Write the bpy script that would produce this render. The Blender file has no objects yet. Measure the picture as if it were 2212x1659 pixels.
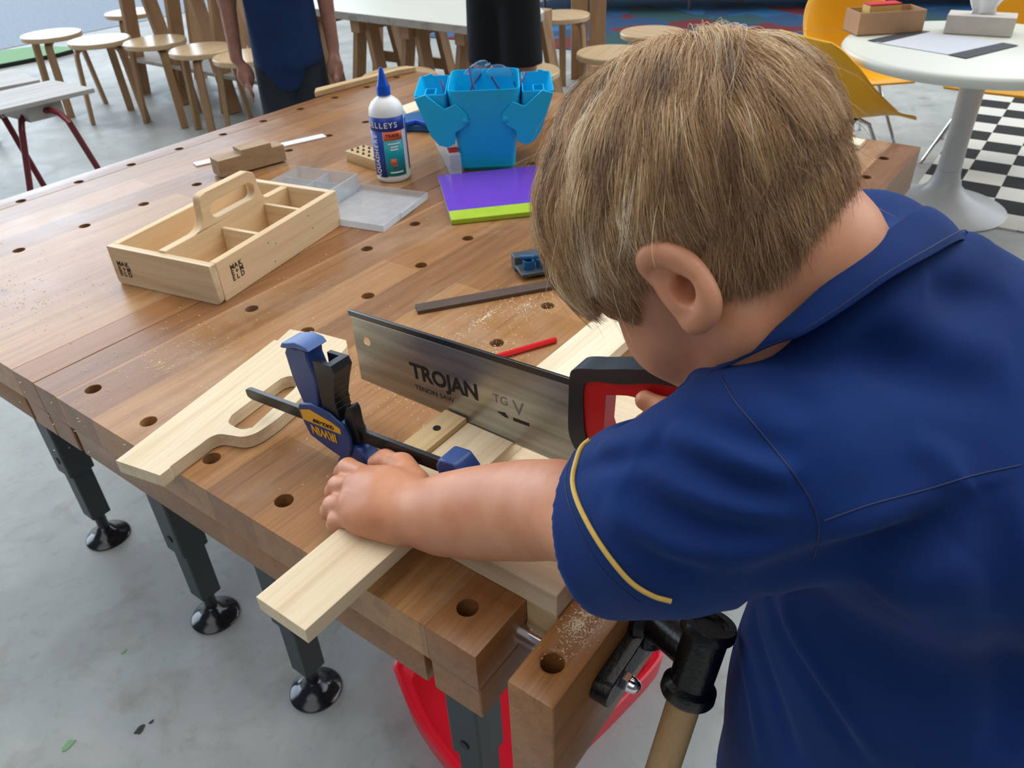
import bpy, bmesh, math, random
import numpy as np
from mathutils import Vector, Matrix
from mathutils.geometry import tessellate_polygon
from mathutils.bvhtree import BVHTree

SC = bpy.context.scene
COL = SC.collection
T = 0.735                      # height of the bench top above the floor
random.seed(4)
RNG = np.random.default_rng(7)

# ------------------------------------------------------------------ camera
FPX = 1688.76
CR = np.array([[0.5882, -0.8079, -0.0371], [-0.4812, -0.3123, -0.8190], [0.6501, 0.4997, -0.5725]])
_y, _p, _r = 0.6547, 0.6090, -0.0452


def _cam_rows(yaw, pit, rol):
    cy, sy = math.cos(yaw), math.sin(yaw)
    fwd = np.array([math.cos(pit) * cy, math.cos(pit) * sy, -math.sin(pit)])
    right = np.array([sy, -cy, 0.0])
    up = np.cross(right, fwd)
    r2 = math.cos(rol) * right + math.sin(rol) * up
    u2 = -math.sin(rol) * right + math.cos(rol) * up
    return np.array([r2, -u2, fwd])


CR = _cam_rows(0.6547, 0.6090, -0.0452)
CP = np.array([-0.2889, -0.2719, 0.5446 + T])
cam_d = bpy.data.cameras.new('camera')
cam = bpy.data.objects.new('camera', cam_d)
COL.objects.link(cam)
cam_d.sensor_fit = 'HORIZONTAL'
cam_d.sensor_width = 36.0
cam_d.lens = FPX / 2212 * 36.0
cam_d.clip_start = 0.02
cam_d.clip_end = 60
cam.matrix_world = Matrix(((CR[0][0], -CR[1][0], -CR[2][0], CP[0]),
                           (CR[0][1], -CR[1][1], -CR[2][1], CP[1]),
                           (CR[0][2], -CR[1][2], -CR[2][2], CP[2]), (0, 0, 0, 1)))
SC.camera = cam
cam_d.dof.use_dof = True
cam_d.dof.focus_distance = 0.62
cam_d.dof.aperture_fstop = 20.0


def at(px, py, d):
    """world point seen at a photo pixel, d metres ahead of the camera"""
    return CP + CR.T @ (np.array([(px - 1106) / FPX, (py - 829.5) / FPX, 1.0]) * d)


def atz(px, py, z):
    """world point at a photo pixel lying in the horizontal plane z"""
    r = CR.T @ np.array([(px - 1106) / FPX, (py - 829.5) / FPX, 1.0])
    return CP + r * ((z - CP[2]) / r[2])


# ------------------------------------------------------------------ view, world light
SC.view_settings.view_transform = 'Standard'
SC.view_settings.look = 'None'
SC.view_settings.gamma = 1.0
SC.view_settings.use_curve_mapping = False
SC.view_settings.exposure = -0.28


def srgb(r, g, b):
    f = lambda c: (c / 255) / 12.92 if c <= 10 else (((c / 255) + 0.055) / 1.055) ** 2.4
    return (f(r), f(g), f(b), 1.0)


def adir(az, el):
    az, el = math.radians(az), math.radians(el)
    return (math.cos(el) * math.cos(az), math.cos(el) * math.sin(az), math.sin(el))


world = bpy.data.worlds.new('world')
SC.world = world
world.use_nodes = True
nt = world.node_tree
nt.nodes.clear()
w_out = nt.nodes.new('ShaderNodeOutputWorld')
w_bg = nt.nodes.new('ShaderNodeBackground')
nt.links.new(w_bg.outputs[0], w_out.inputs[0])
w_tc = nt.nodes.new('ShaderNodeTexCoord')
# daylight openings of the hall as seen from the bench: direction, inner/outer half angle, colour, strength
LOBES = [
    (adir(92, 14), 20, 30, (0.72, 0.86, 1.0), 6.6),      # big open door beyond the stools
    (adir(62, 12), 11, 18, (0.72, 0.86, 1.0), 5.6),
    (adir(-30, 40), 20, 40, (0.88, 0.95, 1.0), 4.6),    # daylight behind the boy
    (adir(60, 78), 14, 32, (1.0, 0.97, 0.92), 5.0),     # skylight overhead
    (adir(195, 50), 14, 28, (0.95, 0.97, 1.0), 2.2),    # skylight behind the photographer
]
prev = nt.nodes.new('ShaderNodeRGB')
prev.outputs[0].default_value = (0.185, 0.20, 0.225, 1)
prev = prev.outputs[0]
for d, a0, a1, c, s in LOBES:
    dot = nt.nodes.new('ShaderNodeVectorMath'); dot.operation = 'DOT_PRODUCT'
    nt.links.new(w_tc.outputs['Generated'], dot.inputs[0])
    dot.inputs[1].default_value = d
    mr = nt.nodes.new('ShaderNodeMapRange'); mr.interpolation_type = 'SMOOTHSTEP'
    nt.links.new(dot.outputs['Value'], mr.inputs[0])
    mr.inputs[1].default_value = math.cos(math.radians(a1))
    mr.inputs[2].default_value = math.cos(math.radians(a0))
    mx = nt.nodes.new('ShaderNodeMix'); mx.data_type = 'RGBA'; mx.blend_type = 'ADD'
    nt.links.new(mr.outputs[0], mx.inputs[0])
    nt.links.new(prev, mx.inputs[6])
    mx.inputs[7].default_value = (c[0] * s, c[1] * s, c[2] * s, 1)
    mx.clamp_result = False
    prev = mx.outputs[2]
nt.links.new(prev, w_bg.inputs[0])
w_bg.inputs[1].default_value = 0.72

# ------------------------------------------------------------------ materials
MATS = {}


def new_mat(name):
    m = bpy.data.materials.new(name)
    m.use_nodes = True
    n = m.node_tree
    b = n.nodes['Principled BSDF']
    MATS[name] = m
    return m, n, b


def N(n, t, **kw):
    o = n.nodes.new(t)
    for k, v in kw.items():
        setattr(o, k, v)
    return o


def ramp(n, stops, fac):
    r = n.nodes.new('ShaderNodeValToRGB')
    el = r.color_ramp.elements
    while len(el) < len(stops):
        el.new(0.5)
    for e, (p, c) in zip(el, stops):
        e.position = p
        e.color = c
    n.links.new(fac, r.inputs[0])
    return r.outputs[0]


def noise(n, scale, vec=None, detail=4, rough=0.55, dist=0.0):
    t = N(n, 'ShaderNodeTexNoise')
    t.inputs['Scale'].default_value = scale
    t.inputs['Detail'].default_value = detail
    t.inputs['Roughness'].default_value = rough
    t.inputs['Distortion'].default_value = dist
    if vec is not None:
        n.links.new(vec, t.inputs['Vector'])
    return t.outputs['Fac']


def coords(n, scale=(1, 1, 1), loc=(0, 0, 0), rot=(0, 0, 0)):
    tc = N(n, 'ShaderNodeTexCoord')
    mp = N(n, 'ShaderNodeMapping')
    mp.inputs['Scale'].default_value = scale
    mp.inputs['Location'].default_value = loc
    mp.inputs['Rotation'].default_value = rot
    n.links.new(tc.outputs['Object'], mp.inputs[0])
    return mp.outputs[0]


def mixc(n, a, b, fac, mode='MIX'):
    m = N(n, 'ShaderNodeMix', data_type='RGBA', blend_type=mode)
    for sock, v in ((m.inputs[0], fac), (m.inputs[6], a), (m.inputs[7], b)):
        if hasattr(v, 'links') or isinstance(v, bpy.types.NodeSocket):
            n.links.new(v, sock)
        else:
            sock.default_value = v
    return m.outputs[2]


def bump(n, b, h, strength=0.3, dist=0.001):
    bp = N(n, 'ShaderNodeBump')
    bp.inputs['Strength'].default_value = strength
    bp.inputs['Distance'].default_value = dist
    n.links.new(h, bp.inputs['Height'])
    n.links.new(bp.outputs[0], b.inputs['Normal'])


def plain(name, c, rough=0.5, metal=0.0, var=0.06, vs=30, bmp=0.0, bs=200, coat=0.0, trans=0.0, ior=1.45, sheen=0.0):
    m, n, b = new_mat(name)
    v = coords(n)
    f = noise(n, vs, v)
    dk = tuple(x * (1 - var) for x in c[:3]) + (1,)
    lt = tuple(min(1, x * (1 + var)) for x in c[:3]) + (1,)
    n.links.new(ramp(n, [(0.3, dk), (0.7, lt)], f), b.inputs['Base Color'])
    b.inputs['Roughness'].default_value = rough
    b.inputs['Metallic'].default_value = metal
    b.inputs['Coat Weight'].default_value = coat
    b.inputs['Transmission Weight'].default_value = trans
    b.inputs['IOR'].default_value = ior
    b.inputs['Sheen Weight'].default_value = sheen
    if bmp:
        bump(n, b, noise(n, bs, v), bmp, 0.0006)
    return m


def pine(name, c1, c2, axis=0, s=1.0, rough=0.55, off=0.0):
    """pale softwood: grain runs along the chosen local axis"""
    m, n, b = new_mat(name)
    sc = [16 * s, 16 * s, 16 * s]
    sc[axis] = 0.9 * s
    v = coords(n, tuple(sc), (off, off * 1.3, off * .7))
    f1 = noise(n, 1.6, v, 3, 0.5, 0.6)
    sc2 = [150 * s, 150 * s, 150 * s]
    sc2[axis] = 5 * s
    v2 = coords(n, tuple(sc2))
    f2 = noise(n, 1.5, v2, 2)
    base = ramp(n, [(0.30, c2), (0.48, c1), (0.60, c1), (0.78, c2)], f1)
    fine = ramp(n, [(0.35, (0.86, 0.82, 0.76, 1)), (0.6, (1, 1, 1, 1))], f2)
    n.links.new(mixc(n, base, fine, 0.55, 'MULTIPLY'), b.inputs['Base Color'])
    b.inputs['Roughness'].default_value = rough
    bump(n, b, f2, 0.12, 0.0004)
    return m


def hardwood(name, stave=True, axis=0, tone=1.0, dusty=0.28, warm=(1.0, 0.985, 0.94)):
    """oiled glued-stave hardwood bench top"""
    m, n, b = new_mat(name)
    tc = N(n, 'ShaderNodeTexCoord')
    sw = N(n, 'ShaderNodeMapping')
    if axis == 1:
        sw.inputs['Rotation'].default_value = (0, 0, math.pi / 2)
    n.links.new(tc.outputs['Object'], sw.inputs[0])
    br = N(n, 'ShaderNodeTexBrick')
    br.inputs['Scale'].default_value = 1.0
    br.inputs['Mortar Size'].default_value = 0.0004
    br.inputs['Mortar Smooth'].default_value = 0.3
    br.inputs['Bias'].default_value = 0.0
    br.inputs['Brick Width'].default_value = 0.62 if stave else 9.0
    br.inputs['Row Height'].default_value = 0.074 if stave else 0.6
    br.offset = 0.37
    br.inputs['Color1'].default_value = (0, 0, 0, 1)
    br.inputs['Color2'].default_value = (1, 1, 1, 1)
    br.inputs['Mortar'].default_value = (0.30, 0.30, 0.30, 1)
    n.links.new(sw.outputs[0], br.inputs['Vector'])
    g = N(n, 'ShaderNodeMapping')
    g.inputs['Scale'].default_value = (2.2, 42, 42)
    n.links.new(sw.outputs[0], g.inputs[0])
    f1 = noise(n, 1.5, g.outputs[0], 5, 0.62, 0.5)
    g2 = N(n, 'ShaderNodeMapping')
    g2.inputs['Scale'].default_value = (14, 420, 420)
    n.links.new(sw.outputs[0], g2.inputs[0])
    f2 = noise(n, 1.0, g2.outputs[0], 3, 0.6)
    k = tone
    tones = ramp(n, [(0.0, srgb(140 * k, 98 * k, 61 * k)), (0.25, srgb(150 * k, 108 * k, 68 * k)), (0.5, srgb(172 * k, 128 * k, 82 * k)),
                     (0.75, srgb(160 * k, 114 * k, 70 * k)), (1.0, srgb(180 * k, 136 * k, 89 * k))], br.outputs['Color'])
    grain = ramp(n, [(0.25, (0.66, 0.58, 0.52, 1)), (0.5, (0.95, 0.92, 0.9, 1)), (0.75, (1.1, 1.08, 1.04, 1))], f1)
    fine = ramp(n, [(0.36, (0.66, 0.60, 0.56, 1)), (0.52, (1, 1, 1, 1))], f2)
    c = mixc(n, tones, (warm[0], warm[1], warm[2], 1), 1.0, 'MULTIPLY')
    c = mixc(n, c, grain, 0.9, 'MULTIPLY')
    c = mixc(n, c, fine, 0.5, 'MULTIPLY')
    # dust and pale wear of their own shape
    wv = coords(n, (1, 1, 1))
    dz = noise(n, 5.0, wv, 6, 0.7, 0.4)
    dust = ramp(n, [(0.50, (0, 0, 0, 1)), (0.72, (1, 1, 1, 1))], dz)
    sep = N(n, 'ShaderNodeMath', operation='MULTIPLY')
    n.links.new(dust, sep.inputs[0]); sep.inputs[1].default_value = dusty
    c = mixc(n, c, srgb(196, 178, 156), sep.outputs[0])
    n.links.new(c, b.inputs['Base Color'])
    rr = ramp(n, [(0.3, (0.29, 0.29, 0.29, 1)), (0.75, (0.44, 0.44, 0.44, 1))], dz)
    n.links.new(rr, b.inputs['Roughness'])
    bump(n, b, f2, 0.10, 0.0004)
    return m


hardwood('bench_wood')
hardwood('bench_wood_end', stave=False, tone=0.92, dusty=0.05, warm=(1.0, 0.86, 0.68))
hardwood('jaw_wood', stave=False, tone=0.97, dusty=0.08, warm=(1.0, 0.86, 0.68))
PW = srgb(226, 206, 172); PD = srgb(206, 178, 138)
pine('pine_x', PW, PD, 0)
pine('pine_y', PW, PD, 1)
pine('pine_z', PW, PD, 2)
pine('pine_white', srgb(238, 224, 196), srgb(224, 204, 168), 0, off=3)
pine('pine_y_white', srgb(226, 205, 172), srgb(196, 158, 118), 1, off=5, s=0.8)
pine('pine_tan', srgb(206, 176, 130), srgb(186, 150, 104), 0, off=7)
pine('tote_wood', srgb(226, 196, 154), srgb(208, 174, 130), 0, off=9, s=0.7)
pine('stool_wood', srgb(214, 186, 148), srgb(196, 164, 124), 0, s=0.5, rough=0.22)
pine('stool_leg_wood', srgb(178, 142, 104), srgb(150, 116, 82), 2, s=0.5)
pine('trestle_wood', srgb(176, 138, 100), srgb(148, 112, 78), 2, s=0.5, off=2)
pine('ply_grey', srgb(176, 172, 166), srgb(150, 146, 140), 0, s=0.8)
pine('handle_wood', srgb(186, 150, 104), srgb(160, 122, 80), 2, s=2.2, off=4)
pine('block_wood', srgb(170, 140, 104), srgb(146, 116, 84), 0, s=1.0, off=12)
plain('leg_paint', srgb(58, 68, 68), 0.42, 0.0, 0.05, 8)
plain('black_plastic', srgb(24, 26, 28), 0.35, bmp=0.05)
plain('foot_plastic', srgb(20, 25, 32), 0.16, coat=0.4)
plain('cast_iron', srgb(12, 12, 13), 0.30, bmp=0.9, bs=260, coat=0.12)
plain('chrome', (0.72, 0.72, 0.74, 1), 0.12, 1.0, 0.03)
plain('dark_steel', srgb(96, 98, 98), 0.3, 1.0, 0.05)
plain('clamp_blue', srgb(36, 62, 118), 0.36, 0.0, 0.08, 40, 0.05)
plain('clamp_blue_light', srgb(64, 92, 150), 0.34, 0.0, 0.08, 40)
plain('yellow_label', srgb(232, 168, 44), 0.4)
plain('ink', srgb(28, 24, 22), 0.6)
plain('navy_ink', srgb(24, 34, 74), 0.5)
plain('white_ink', srgb(240, 240, 240), 0.5)
plain('burn_mark', srgb(60, 42, 30), 0.7)
plain('saw_red', srgb(196, 22, 32), 0.33)
plain('saw_black', srgb(40, 44, 48), 0.32)
plain('red_plastic', srgb(226, 30, 50), 0.30, var=0.04, vs=6)
plain('pencil_red', srgb(206, 26, 34), 0.3)
plain('rubber', srgb(30, 30, 30), 0.7)
plain('caddy_blue', srgb(4, 188, 236), 0.34, var=0.04, vs=6)
plain('bottle_white', srgb(236, 238, 236), 0.32, var=0.02)
plain('cap_blue', srgb(10, 78, 190), 0.3, var=0.03)
plain('label_blue', srgb(30, 60, 150), 0.4)
plain('label_teal', srgb(0, 150, 160), 0.4, var=0.03)
plain('label_orange', srgb(228, 104, 56), 0.4)
plain('label_white', srgb(232, 234, 236), 0.45)
plain('note_purple', srgb(110, 66, 190), 0.22, var=0.05, vs=12)
plain('note_green', srgb(168, 196, 44), 0.3)
plain('paper_white', srgb(232, 232, 232), 0.7, var=0.02)
plain('paper_grey', srgb(198, 200, 208), 0.7, var=0.03)
plain('walnut_bar', srgb(84, 66, 56), 0.5, var=0.15)
plain('jig_blue', srgb(20, 88, 140), 0.35)
plain('jig_grey', srgb(70, 78, 84), 0.4)
plain('yellow_shell', srgb(240, 172, 12), 0.38, var=0.03, vs=5)
plain('table_white', srgb(226, 228, 216), 0.3, var=0.02, vs=5)
plain('pedestal_grey', srgb(190, 192, 194), 0.3, var=0.03, vs=5)
plain('box_kraft', srgb(186, 146, 110), 0.75, var=0.05)
plain('box_grey', srgb(198, 190, 180), 0.75, var=0.06, vs=20)
plain('card_red', srgb(206, 40, 48), 0.5)
plain('card_yellow', srgb(226, 190, 110), 0.5)
plain('dark_card', srgb(58, 60, 64), 0.6)
plain('mat_green', srgb(128, 170, 130), 0.85, var=0.05)
plain('mat_edge', srgb(20, 20, 20), 0.8)
plain('tube_red', srgb(110, 34, 40), 0.35)
plain('couch_dark', srgb(22, 22, 26), 0.8)
plain('grey_metal', srgb(120, 116, 118), 0.4, 0.6)
plain('dark_shorts', srgb(40, 46, 54), 0.9, var=0.15, vs=60, bmp=0.2, bs=300)
plain('black_shorts', srgb(14, 16, 22), 0.9, var=0.1, vs=60)
plain('shoe_dark', srgb(30, 30, 32), 0.6)
plain('button_blue', srgb(60, 92, 140), 0.4)
plain('eye_white', srgb(232, 228, 224), 0.2)
plain('iris', srgb(60, 80, 96), 0.2)
plain('lash', srgb(28, 20, 16), 0.6)
plain('piping_gold', srgb(212, 172, 84), 0.6, var=0.06, vs=300)
plain('sawdust', srgb(232, 212, 178), 0.9, var=0.12, vs=300)
plain('wall_grey', srgb(150, 150, 150), 0.7)
plain('clear_blue', srgb(170, 205, 225), 0.08, trans=0.9, ior=1.3, var=0.02)


def clear_plastic(name, tint, alpha):
    m, n, b = new_mat(name)
    b.inputs['Base Color'].default_value = tint
    b.inputs['Roughness'].default_value = 0.12
    b.inputs['IOR'].default_value = 1.45
    v = coords(n)
    f = noise(n, 40, v)
    r = ramp(n, [(0.3, (alpha - .05,) * 3 + (1,)), (0.7, (alpha + .05,) * 3 + (1,))], f)
    n.links.new(r, b.inputs['Alpha'])
    return m


clear_plastic('clear_plastic', srgb(214, 218, 222), 0.38)
clear_plastic('clear_lens', srgb(200, 214, 224), 0.22)


def mat_skin(name, c1, c2, sss=0.12):
    m, n, b = new_mat(name)
    v = coords(n)
    f = noise(n, 22, v, 5, 0.6)
    col = ramp(n, [(0.3, c2), (0.68, c1)], f)
    f3 = noise(n, 900, v, 2)
    n.links.new(col, b.inputs['Base Color'])
    b.inputs['Roughness'].default_value = 0.46
    b.inputs['Subsurface Weight'].default_value = sss
    b.inputs['Subsurface Radius'].default_value = (0.012, 0.005, 0.003)
    b.inputs['Subsurface Scale'].default_value = 0.6
    bump(n, b, f3, 0.15, 0.0003)
    return m


mat_skin('skin', srgb(208, 146, 110), srgb(190, 120, 84))
mat_skin('skin_far', srgb(176, 124, 104), srgb(150, 100, 84), 0.0)


def mat_cloth(name, c, weave=1400):
    m, n, b = new_mat(name)
    v = coords(n)
    f = noise(n, weave, v, 2)
    g = noise(n, 14, v, 3)
    dk = tuple(x * 0.84 for x in c[:3]) + (1,)
    lt = tuple(x * 1.12 for x in c[:3]) + (1,)
    n.links.new(ramp(n, [(0.3, dk), (0.7, lt)], g), b.inputs['Base Color'])
    b.inputs['Roughness'].default_value = 0.85
    b.inputs['Specular IOR Level'].default_value = 0.25
    b.inputs['Sheen Weight'].default_value = 0.10
    b.inputs['Sheen Tint'].default_value = (0.35, 0.5, 0.9, 1)
    b.inputs['Sheen Roughness'].default_value = 0.5
    bump(n, b, f, 0.2, 0.0003)
    return m


mat_cloth('shirt_cloth', srgb(3, 40, 98))
mat_cloth('shirt_far', srgb(24, 48, 88))


def mat_floor():
    m, n, b = new_mat('concrete')
    v = coords(n)
    f = noise(n, 2.2, v, 8, 0.62, 0.3)
    f2 = noise(n, 26, v, 6, 0.7)
    f3 = noise(n, 5.5, coords(n, (1, 1, 1), (7, 3, 0)), 5, 0.6, 1.2)
    c = ramp(n, [(0.28, srgb(138, 140, 138)), (0.5, srgb(160, 164, 162)), (0.72, srgb(184, 187, 184))], f)
    sp = ramp(n, [(0.30, (0.72, 0.70, 0.66, 1)), (0.45, (1, 1, 1, 1))], f2)
    c = mixc(n, c, sp, 0.55, 'MULTIPLY')
    st = ramp(n, [(0.30, (0.74, 0.70, 0.64, 1)), (0.46, (1, 1, 1, 1))], f3)
    c = mixc(n, c, st, 0.7, 'MULTIPLY')
    n.links.new(c, b.inputs['Base Color'])
    rr = ramp(n, [(0.3, (0.42, 0.42, 0.42, 1)), (0.7, (0.60, 0.60, 0.60, 1))], f3)
    n.links.new(rr, b.inputs['Roughness'])
    b.inputs['Specular IOR Level'].default_value = 0.35
    bump(n, b, f2, 0.08, 0.001)
    return m


mat_floor()


def mat_checker():
    m, n, b = new_mat('checker_rug')
    v = coords(n)
    ck = N(n, 'ShaderNodeTexChecker')
    ck.inputs['Scale'].default_value = 1.0
    ck.inputs['Color1'].default_value = srgb(214, 212, 204)
    ck.inputs['Color2'].default_value = srgb(30, 28, 30)
    mp = N(n, 'ShaderNodeMapping')
    mp.inputs['Scale'].default_value = (1 / 0.149, 1 / 0.149, 1)
    mp.inputs['Location'].default_value = (0, 0, 0.5)
    n.links.new(v, mp.inputs[0])
    n.links.new(mp.outputs[0], ck.inputs['Vector'])
    n.links.new(ck.outputs['Color'], b.inputs['Base Color'])
    b.inputs['Roughness'].default_value = 0.9
    return m


mat_checker()


def mat_carpet():
    m, n, b = new_mat('carpet_pattern')
    v = coords(n, (1.0, 1.0, 1.0), (0, 0, 0), (0, 0, 0.5))
    vo = N(n, 'ShaderNodeTexVoronoi', feature='F1', distance='CHEBYCHEV')
    vo.inputs['Scale'].default_value = 2.6
    vo.inputs['Randomness'].default_value = 0.9
    n.links.new(v, vo.inputs['Vector'])
    sp = N(n, 'ShaderNodeSeparateColor')
    n.links.new(vo.outputs['Color'], sp.inputs[0])
    r = ramp(n, [(0.0, srgb(18, 60, 100)), (0.3, srgb(10, 80, 124)), (0.45, srgb(96, 20, 34)), (0.62, srgb(24, 66, 72)),
                 (0.8, srgb(34, 90, 140)), (1.0, srgb(70, 96, 84))], sp.outputs[0])
    r.node.color_ramp.interpolation = 'CONSTANT'
    n.links.new(r, b.inputs['Base Color'])
    b.inputs['Roughness'].default_value = 0.95
    return m


mat_carpet()


def mat_blade():
    m, n, b = new_mat('saw_steel')
    v = coords(n, (300, 6, 90))
    f = noise(n, 1.0, v, 4)
    g = noise(n, 9, coords(n), 3)
    c = ramp(n, [(0.3, srgb(150, 153, 152)), (0.7, srgb(190, 192, 190))], f)
    n.links.new(c, b.inputs['Base Color'])
    b.inputs['Metallic'].default_value = 0.9
    rr = ramp(n, [(0.3, (0.26, 0.26, 0.26, 1)), (0.7, (0.4, 0.4, 0.4, 1))], g)
    n.links.new(rr, b.inputs['Roughness'])
    return m


mat_blade()


def mat_hair():
    m, n, b = new_mat('hair')
    at_ = N(n, 'ShaderNodeAttribute')
    at_.attribute_name = 'tone'
    c = ramp(n, [(0.0, srgb(104, 74, 52)), (0.3, srgb(160, 122, 86)), (0.6, srgb(204, 164, 118)), (0.85, srgb(232, 200, 152)), (1.0, srgb(252, 236, 206))], at_.outputs['Fac'])
    n.links.new(c, b.inputs['Base Color'])
    b.inputs['Roughness'].default_value = 0.36
    b.inputs['Specular IOR Level'].default_value = 0.6
    b.inputs['Subsurface Weight'].default_value = 0.0
    return m


mat_hair()
plain('hair_under', srgb(84, 64, 46), 0.7, var=0.2, vs=120)
plain('hair_far', srgb(60, 44, 32), 0.7, var=0.2, vs=90)


# ------------------------------------------------------------------ object helpers
def tag(o, label=None, cat=None, group=None, kind=None):
    if label: o['label'] = label
    if cat: o['category'] = cat
    if group: o['group'] = group
    if kind: o['kind'] = kind
    return o


def thing(name, label, cat, loc=(0, 0, 0), rz=0.0, group=None):
    o = bpy.data.objects.new(name, None)
    COL.objects.link(o)
    o.empty_display_size = 0.05
    o.matrix_world = Matrix.Translation(Vector(loc)) @ Matrix.Rotation(rz, 4, 'Z')
    WM[o.name] = o.matrix_world.copy()
    return tag(o, label, cat, group)


WM = {}


def sub_empty(name, parent):
    o = bpy.data.objects.new(name, None)
    COL.objects.link(o)
    o.parent = parent
    WM[o.name] = WM[parent.name]
    return o


class MB:
    def __init__(s):
        s.v = []; s.f = []

    def add(s, vs, fs):
        k = len(s.v)
        s.v += [tuple(map(float, p)) for p in vs]
        s.f += [tuple(i + k for i in f) for f in fs]
        return s

    def box(s, x0, x1, y0, y1, z0, z1):
        return s.add([(x0, y0, z0), (x1, y0, z0), (x1, y1, z0), (x0, y1, z0), (x0, y0, z1), (x1, y0, z1), (x1, y1, z1), (x0, y1, z1)],
                     [(3, 2, 1, 0), (4, 5, 6, 7), (0, 1, 5, 4), (1, 2, 6, 5), (2, 3, 7, 6), (3, 0, 4, 7)])

    def obox(s, c, ax, ay, az):
        """box from centre and three half-axis vectors"""
        c, ax, ay, az = map(np.array, (c, ax, ay, az))
        P = [c + i * ax + j * ay + k * az for k in (-1, 1) for (i, j) in ((-1, -1), (1, -1), (1, 1), (-1, 1))]
        return s.add(P, [(3, 2, 1, 0), (4, 5, 6, 7), (0, 1, 5, 4), (1, 2, 6, 5), (2, 3, 7, 6), (3, 0, 4, 7)])

    def prism(s, loops, fn, h0, h1):
        """extrude an outline (list of loops, first outer, rest holes) from h0 to h1; fn(u, v, h) -> point"""
        flat = [p for l in loops for p in l]
        tris = tessellate_polygon([[Vector((p[0], p[1], 0)) for p in l] for l in loops])
        n = len(flat)
        vs = [fn(p[0], p[1], h0) for p in flat] + [fn(p[0], p[1], h1) for p in flat]
        fs = [tuple(reversed(t)) for t in tris] + [tuple(i + n for i in t) for t in tris]
        k = 0
        for l in loops:
            m = len(l)
            for i in range(m):
                a, b_ = k + i, k + (i + 1) % m
                fs.append((a, b_, b_ + n, a + n))
            k += m
        return s.add(vs, fs)

    def loft(s, rings, cap=True, closed=True):
        m = len(rings[0])
        vs = [p for r in rings for p in r]
        fs = []
        for i in range(len(rings) - 1):
            for j in range(m if closed else m - 1):
                a, b_ = i * m + j, i * m + (j + 1) % m
                fs.append((a, b_, b_ + m, a + m))
        if cap:
            fs.append(tuple(reversed(range(m))))
            fs.append(tuple(range((len(rings) - 1) * m, len(rings) * m)))
        return s.add(vs, fs)

    def tube(s, pts, rad, n=12, cap=True, sx=None):
        pts = [np.array(p, float) for p in pts]
        if not hasattr(rad, '__len__'): rad = [rad] * len(pts)
        tang = []
        for i in range(len(pts)):
            t = pts[min(i + 1, len(pts) - 1)] - pts[max(i - 1, 0)]
            tang.append(t / (np.linalg.norm(t) + 1e-9))
        up = np.array([0, 0, 1.0]) if abs(tang[0][2]) < 0.9 else np.array([1.0, 0, 0])
        u = np.cross(tang[0], up); u /= np.linalg.norm(u)
        rings = []
        for p, t, r in zip(pts, tang, rad):
            u = u - t * (u @ t); u /= np.linalg.norm(u)
            w = np.cross(t, u)
            ru, rw = (r, r) if sx is None else (r * sx[0], r * sx[1])
            rings.append([p + ru * math.cos(2 * math.pi * j / n) * u + rw * math.sin(2 * math.pi * j / n) * w for j in range(n)])
        return s.loft(rings, cap)

    def bar(s, pts, hw, hh, side):
        """rectangular section swept along pts; side = fixed width direction"""
        pts = [np.array(p, float) for p in pts]
        side = np.array(side, float); side /= np.linalg.norm(side)
        rings = []
        for i in range(len(pts)):
            t = pts[min(i + 1, len(pts) - 1)] - pts[max(i - 1, 0)]
            t /= np.linalg.norm(t)
            w = np.cross(t, side); w /= np.linalg.norm(w)
            a = hw[i] if hasattr(hw, '__len__') else hw
            b_ = hh[i] if hasattr(hh, '__len__') else hh
            rings.append([pts[i] + a * sa * side + b_ * sb * w for sa, sb in ((-1, -1), (1, -1), (1, 1), (-1, 1))])
        return s.loft(rings)

    def lathe(s, prof, c=(0, 0, 0), ax=(0, 0, 1), n=32):
        ax = np.array(ax, float); ax /= np.linalg.norm(ax)
        u = np.cross(ax, [0, 0, 1.0]) if abs(ax[2]) < 0.9 else np.cross(ax, [0, 1.0, 0])
        u /= np.linalg.norm(u); w = np.cross(ax, u)
        c = np.array(c, float)
        rings = [[c + ax * z + max(r, 1e-5) * (math.cos(2 * math.pi * j / n) * u + math.sin(2 * math.pi * j / n) * w) for j in range(n)] for r, z in prof]
        return s.loft(rings, True)

    def build(s, name, mat, parent=None, bev=0.0, smooth=35, seg=2, local=False):
        me = bpy.data.meshes.new(name)
        V = np.array(s.v, float)
        if parent is not None and not local:
            W = np.array(WM[parent.name].inverted())
            V = V @ W[:3, :3].T + W[:3, 3]
        me.from_pydata([tuple(p) for p in V], [], s.f)
        bm = bmesh.new(); bm.from_mesh(me)
        bmesh.ops.remove_doubles(bm, verts=bm.verts, dist=1e-6)
        bmesh.ops.recalc_face_normals(bm, faces=bm.faces)
        bm.to_mesh(me); bm.free()
        if smooth:
            me.polygons.foreach_set('use_smooth', [True] * len(me.polygons))
            me.set_sharp_from_angle(angle=math.radians(smooth))
        me.materials.append(MATS[mat])
        o = bpy.data.objects.new(name, me)
        COL.objects.link(o)
        if parent is not None:
            o.parent = parent
            WM[o.name] = WM[parent.name]
        else:
            WM[o.name] = Matrix.Identity(4)
        if bev:
            md = o.modifiers.new('bevel', 'BEVEL')
            md.width = bev; md.segments = seg; md.limit_method = 'ANGLE'; md.angle_limit = math.radians(40)
            md.harden_normals = False
        return o


def arc(cx, cy, r, a0, a1, n):
    return [(cx + r * math.cos(math.radians(a0 + (a1 - a0) * i / n)), cy + r * math.sin(math.radians(a0 + (a1 - a0) * i / n))) for i in range(n + 1)]


def circle(cx, cy, r, n=24):
    return [(cx + r * math.cos(2 * math.pi * i / n), cy + r * math.sin(2 * math.pi * i / n)) for i in range(n)]


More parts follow.
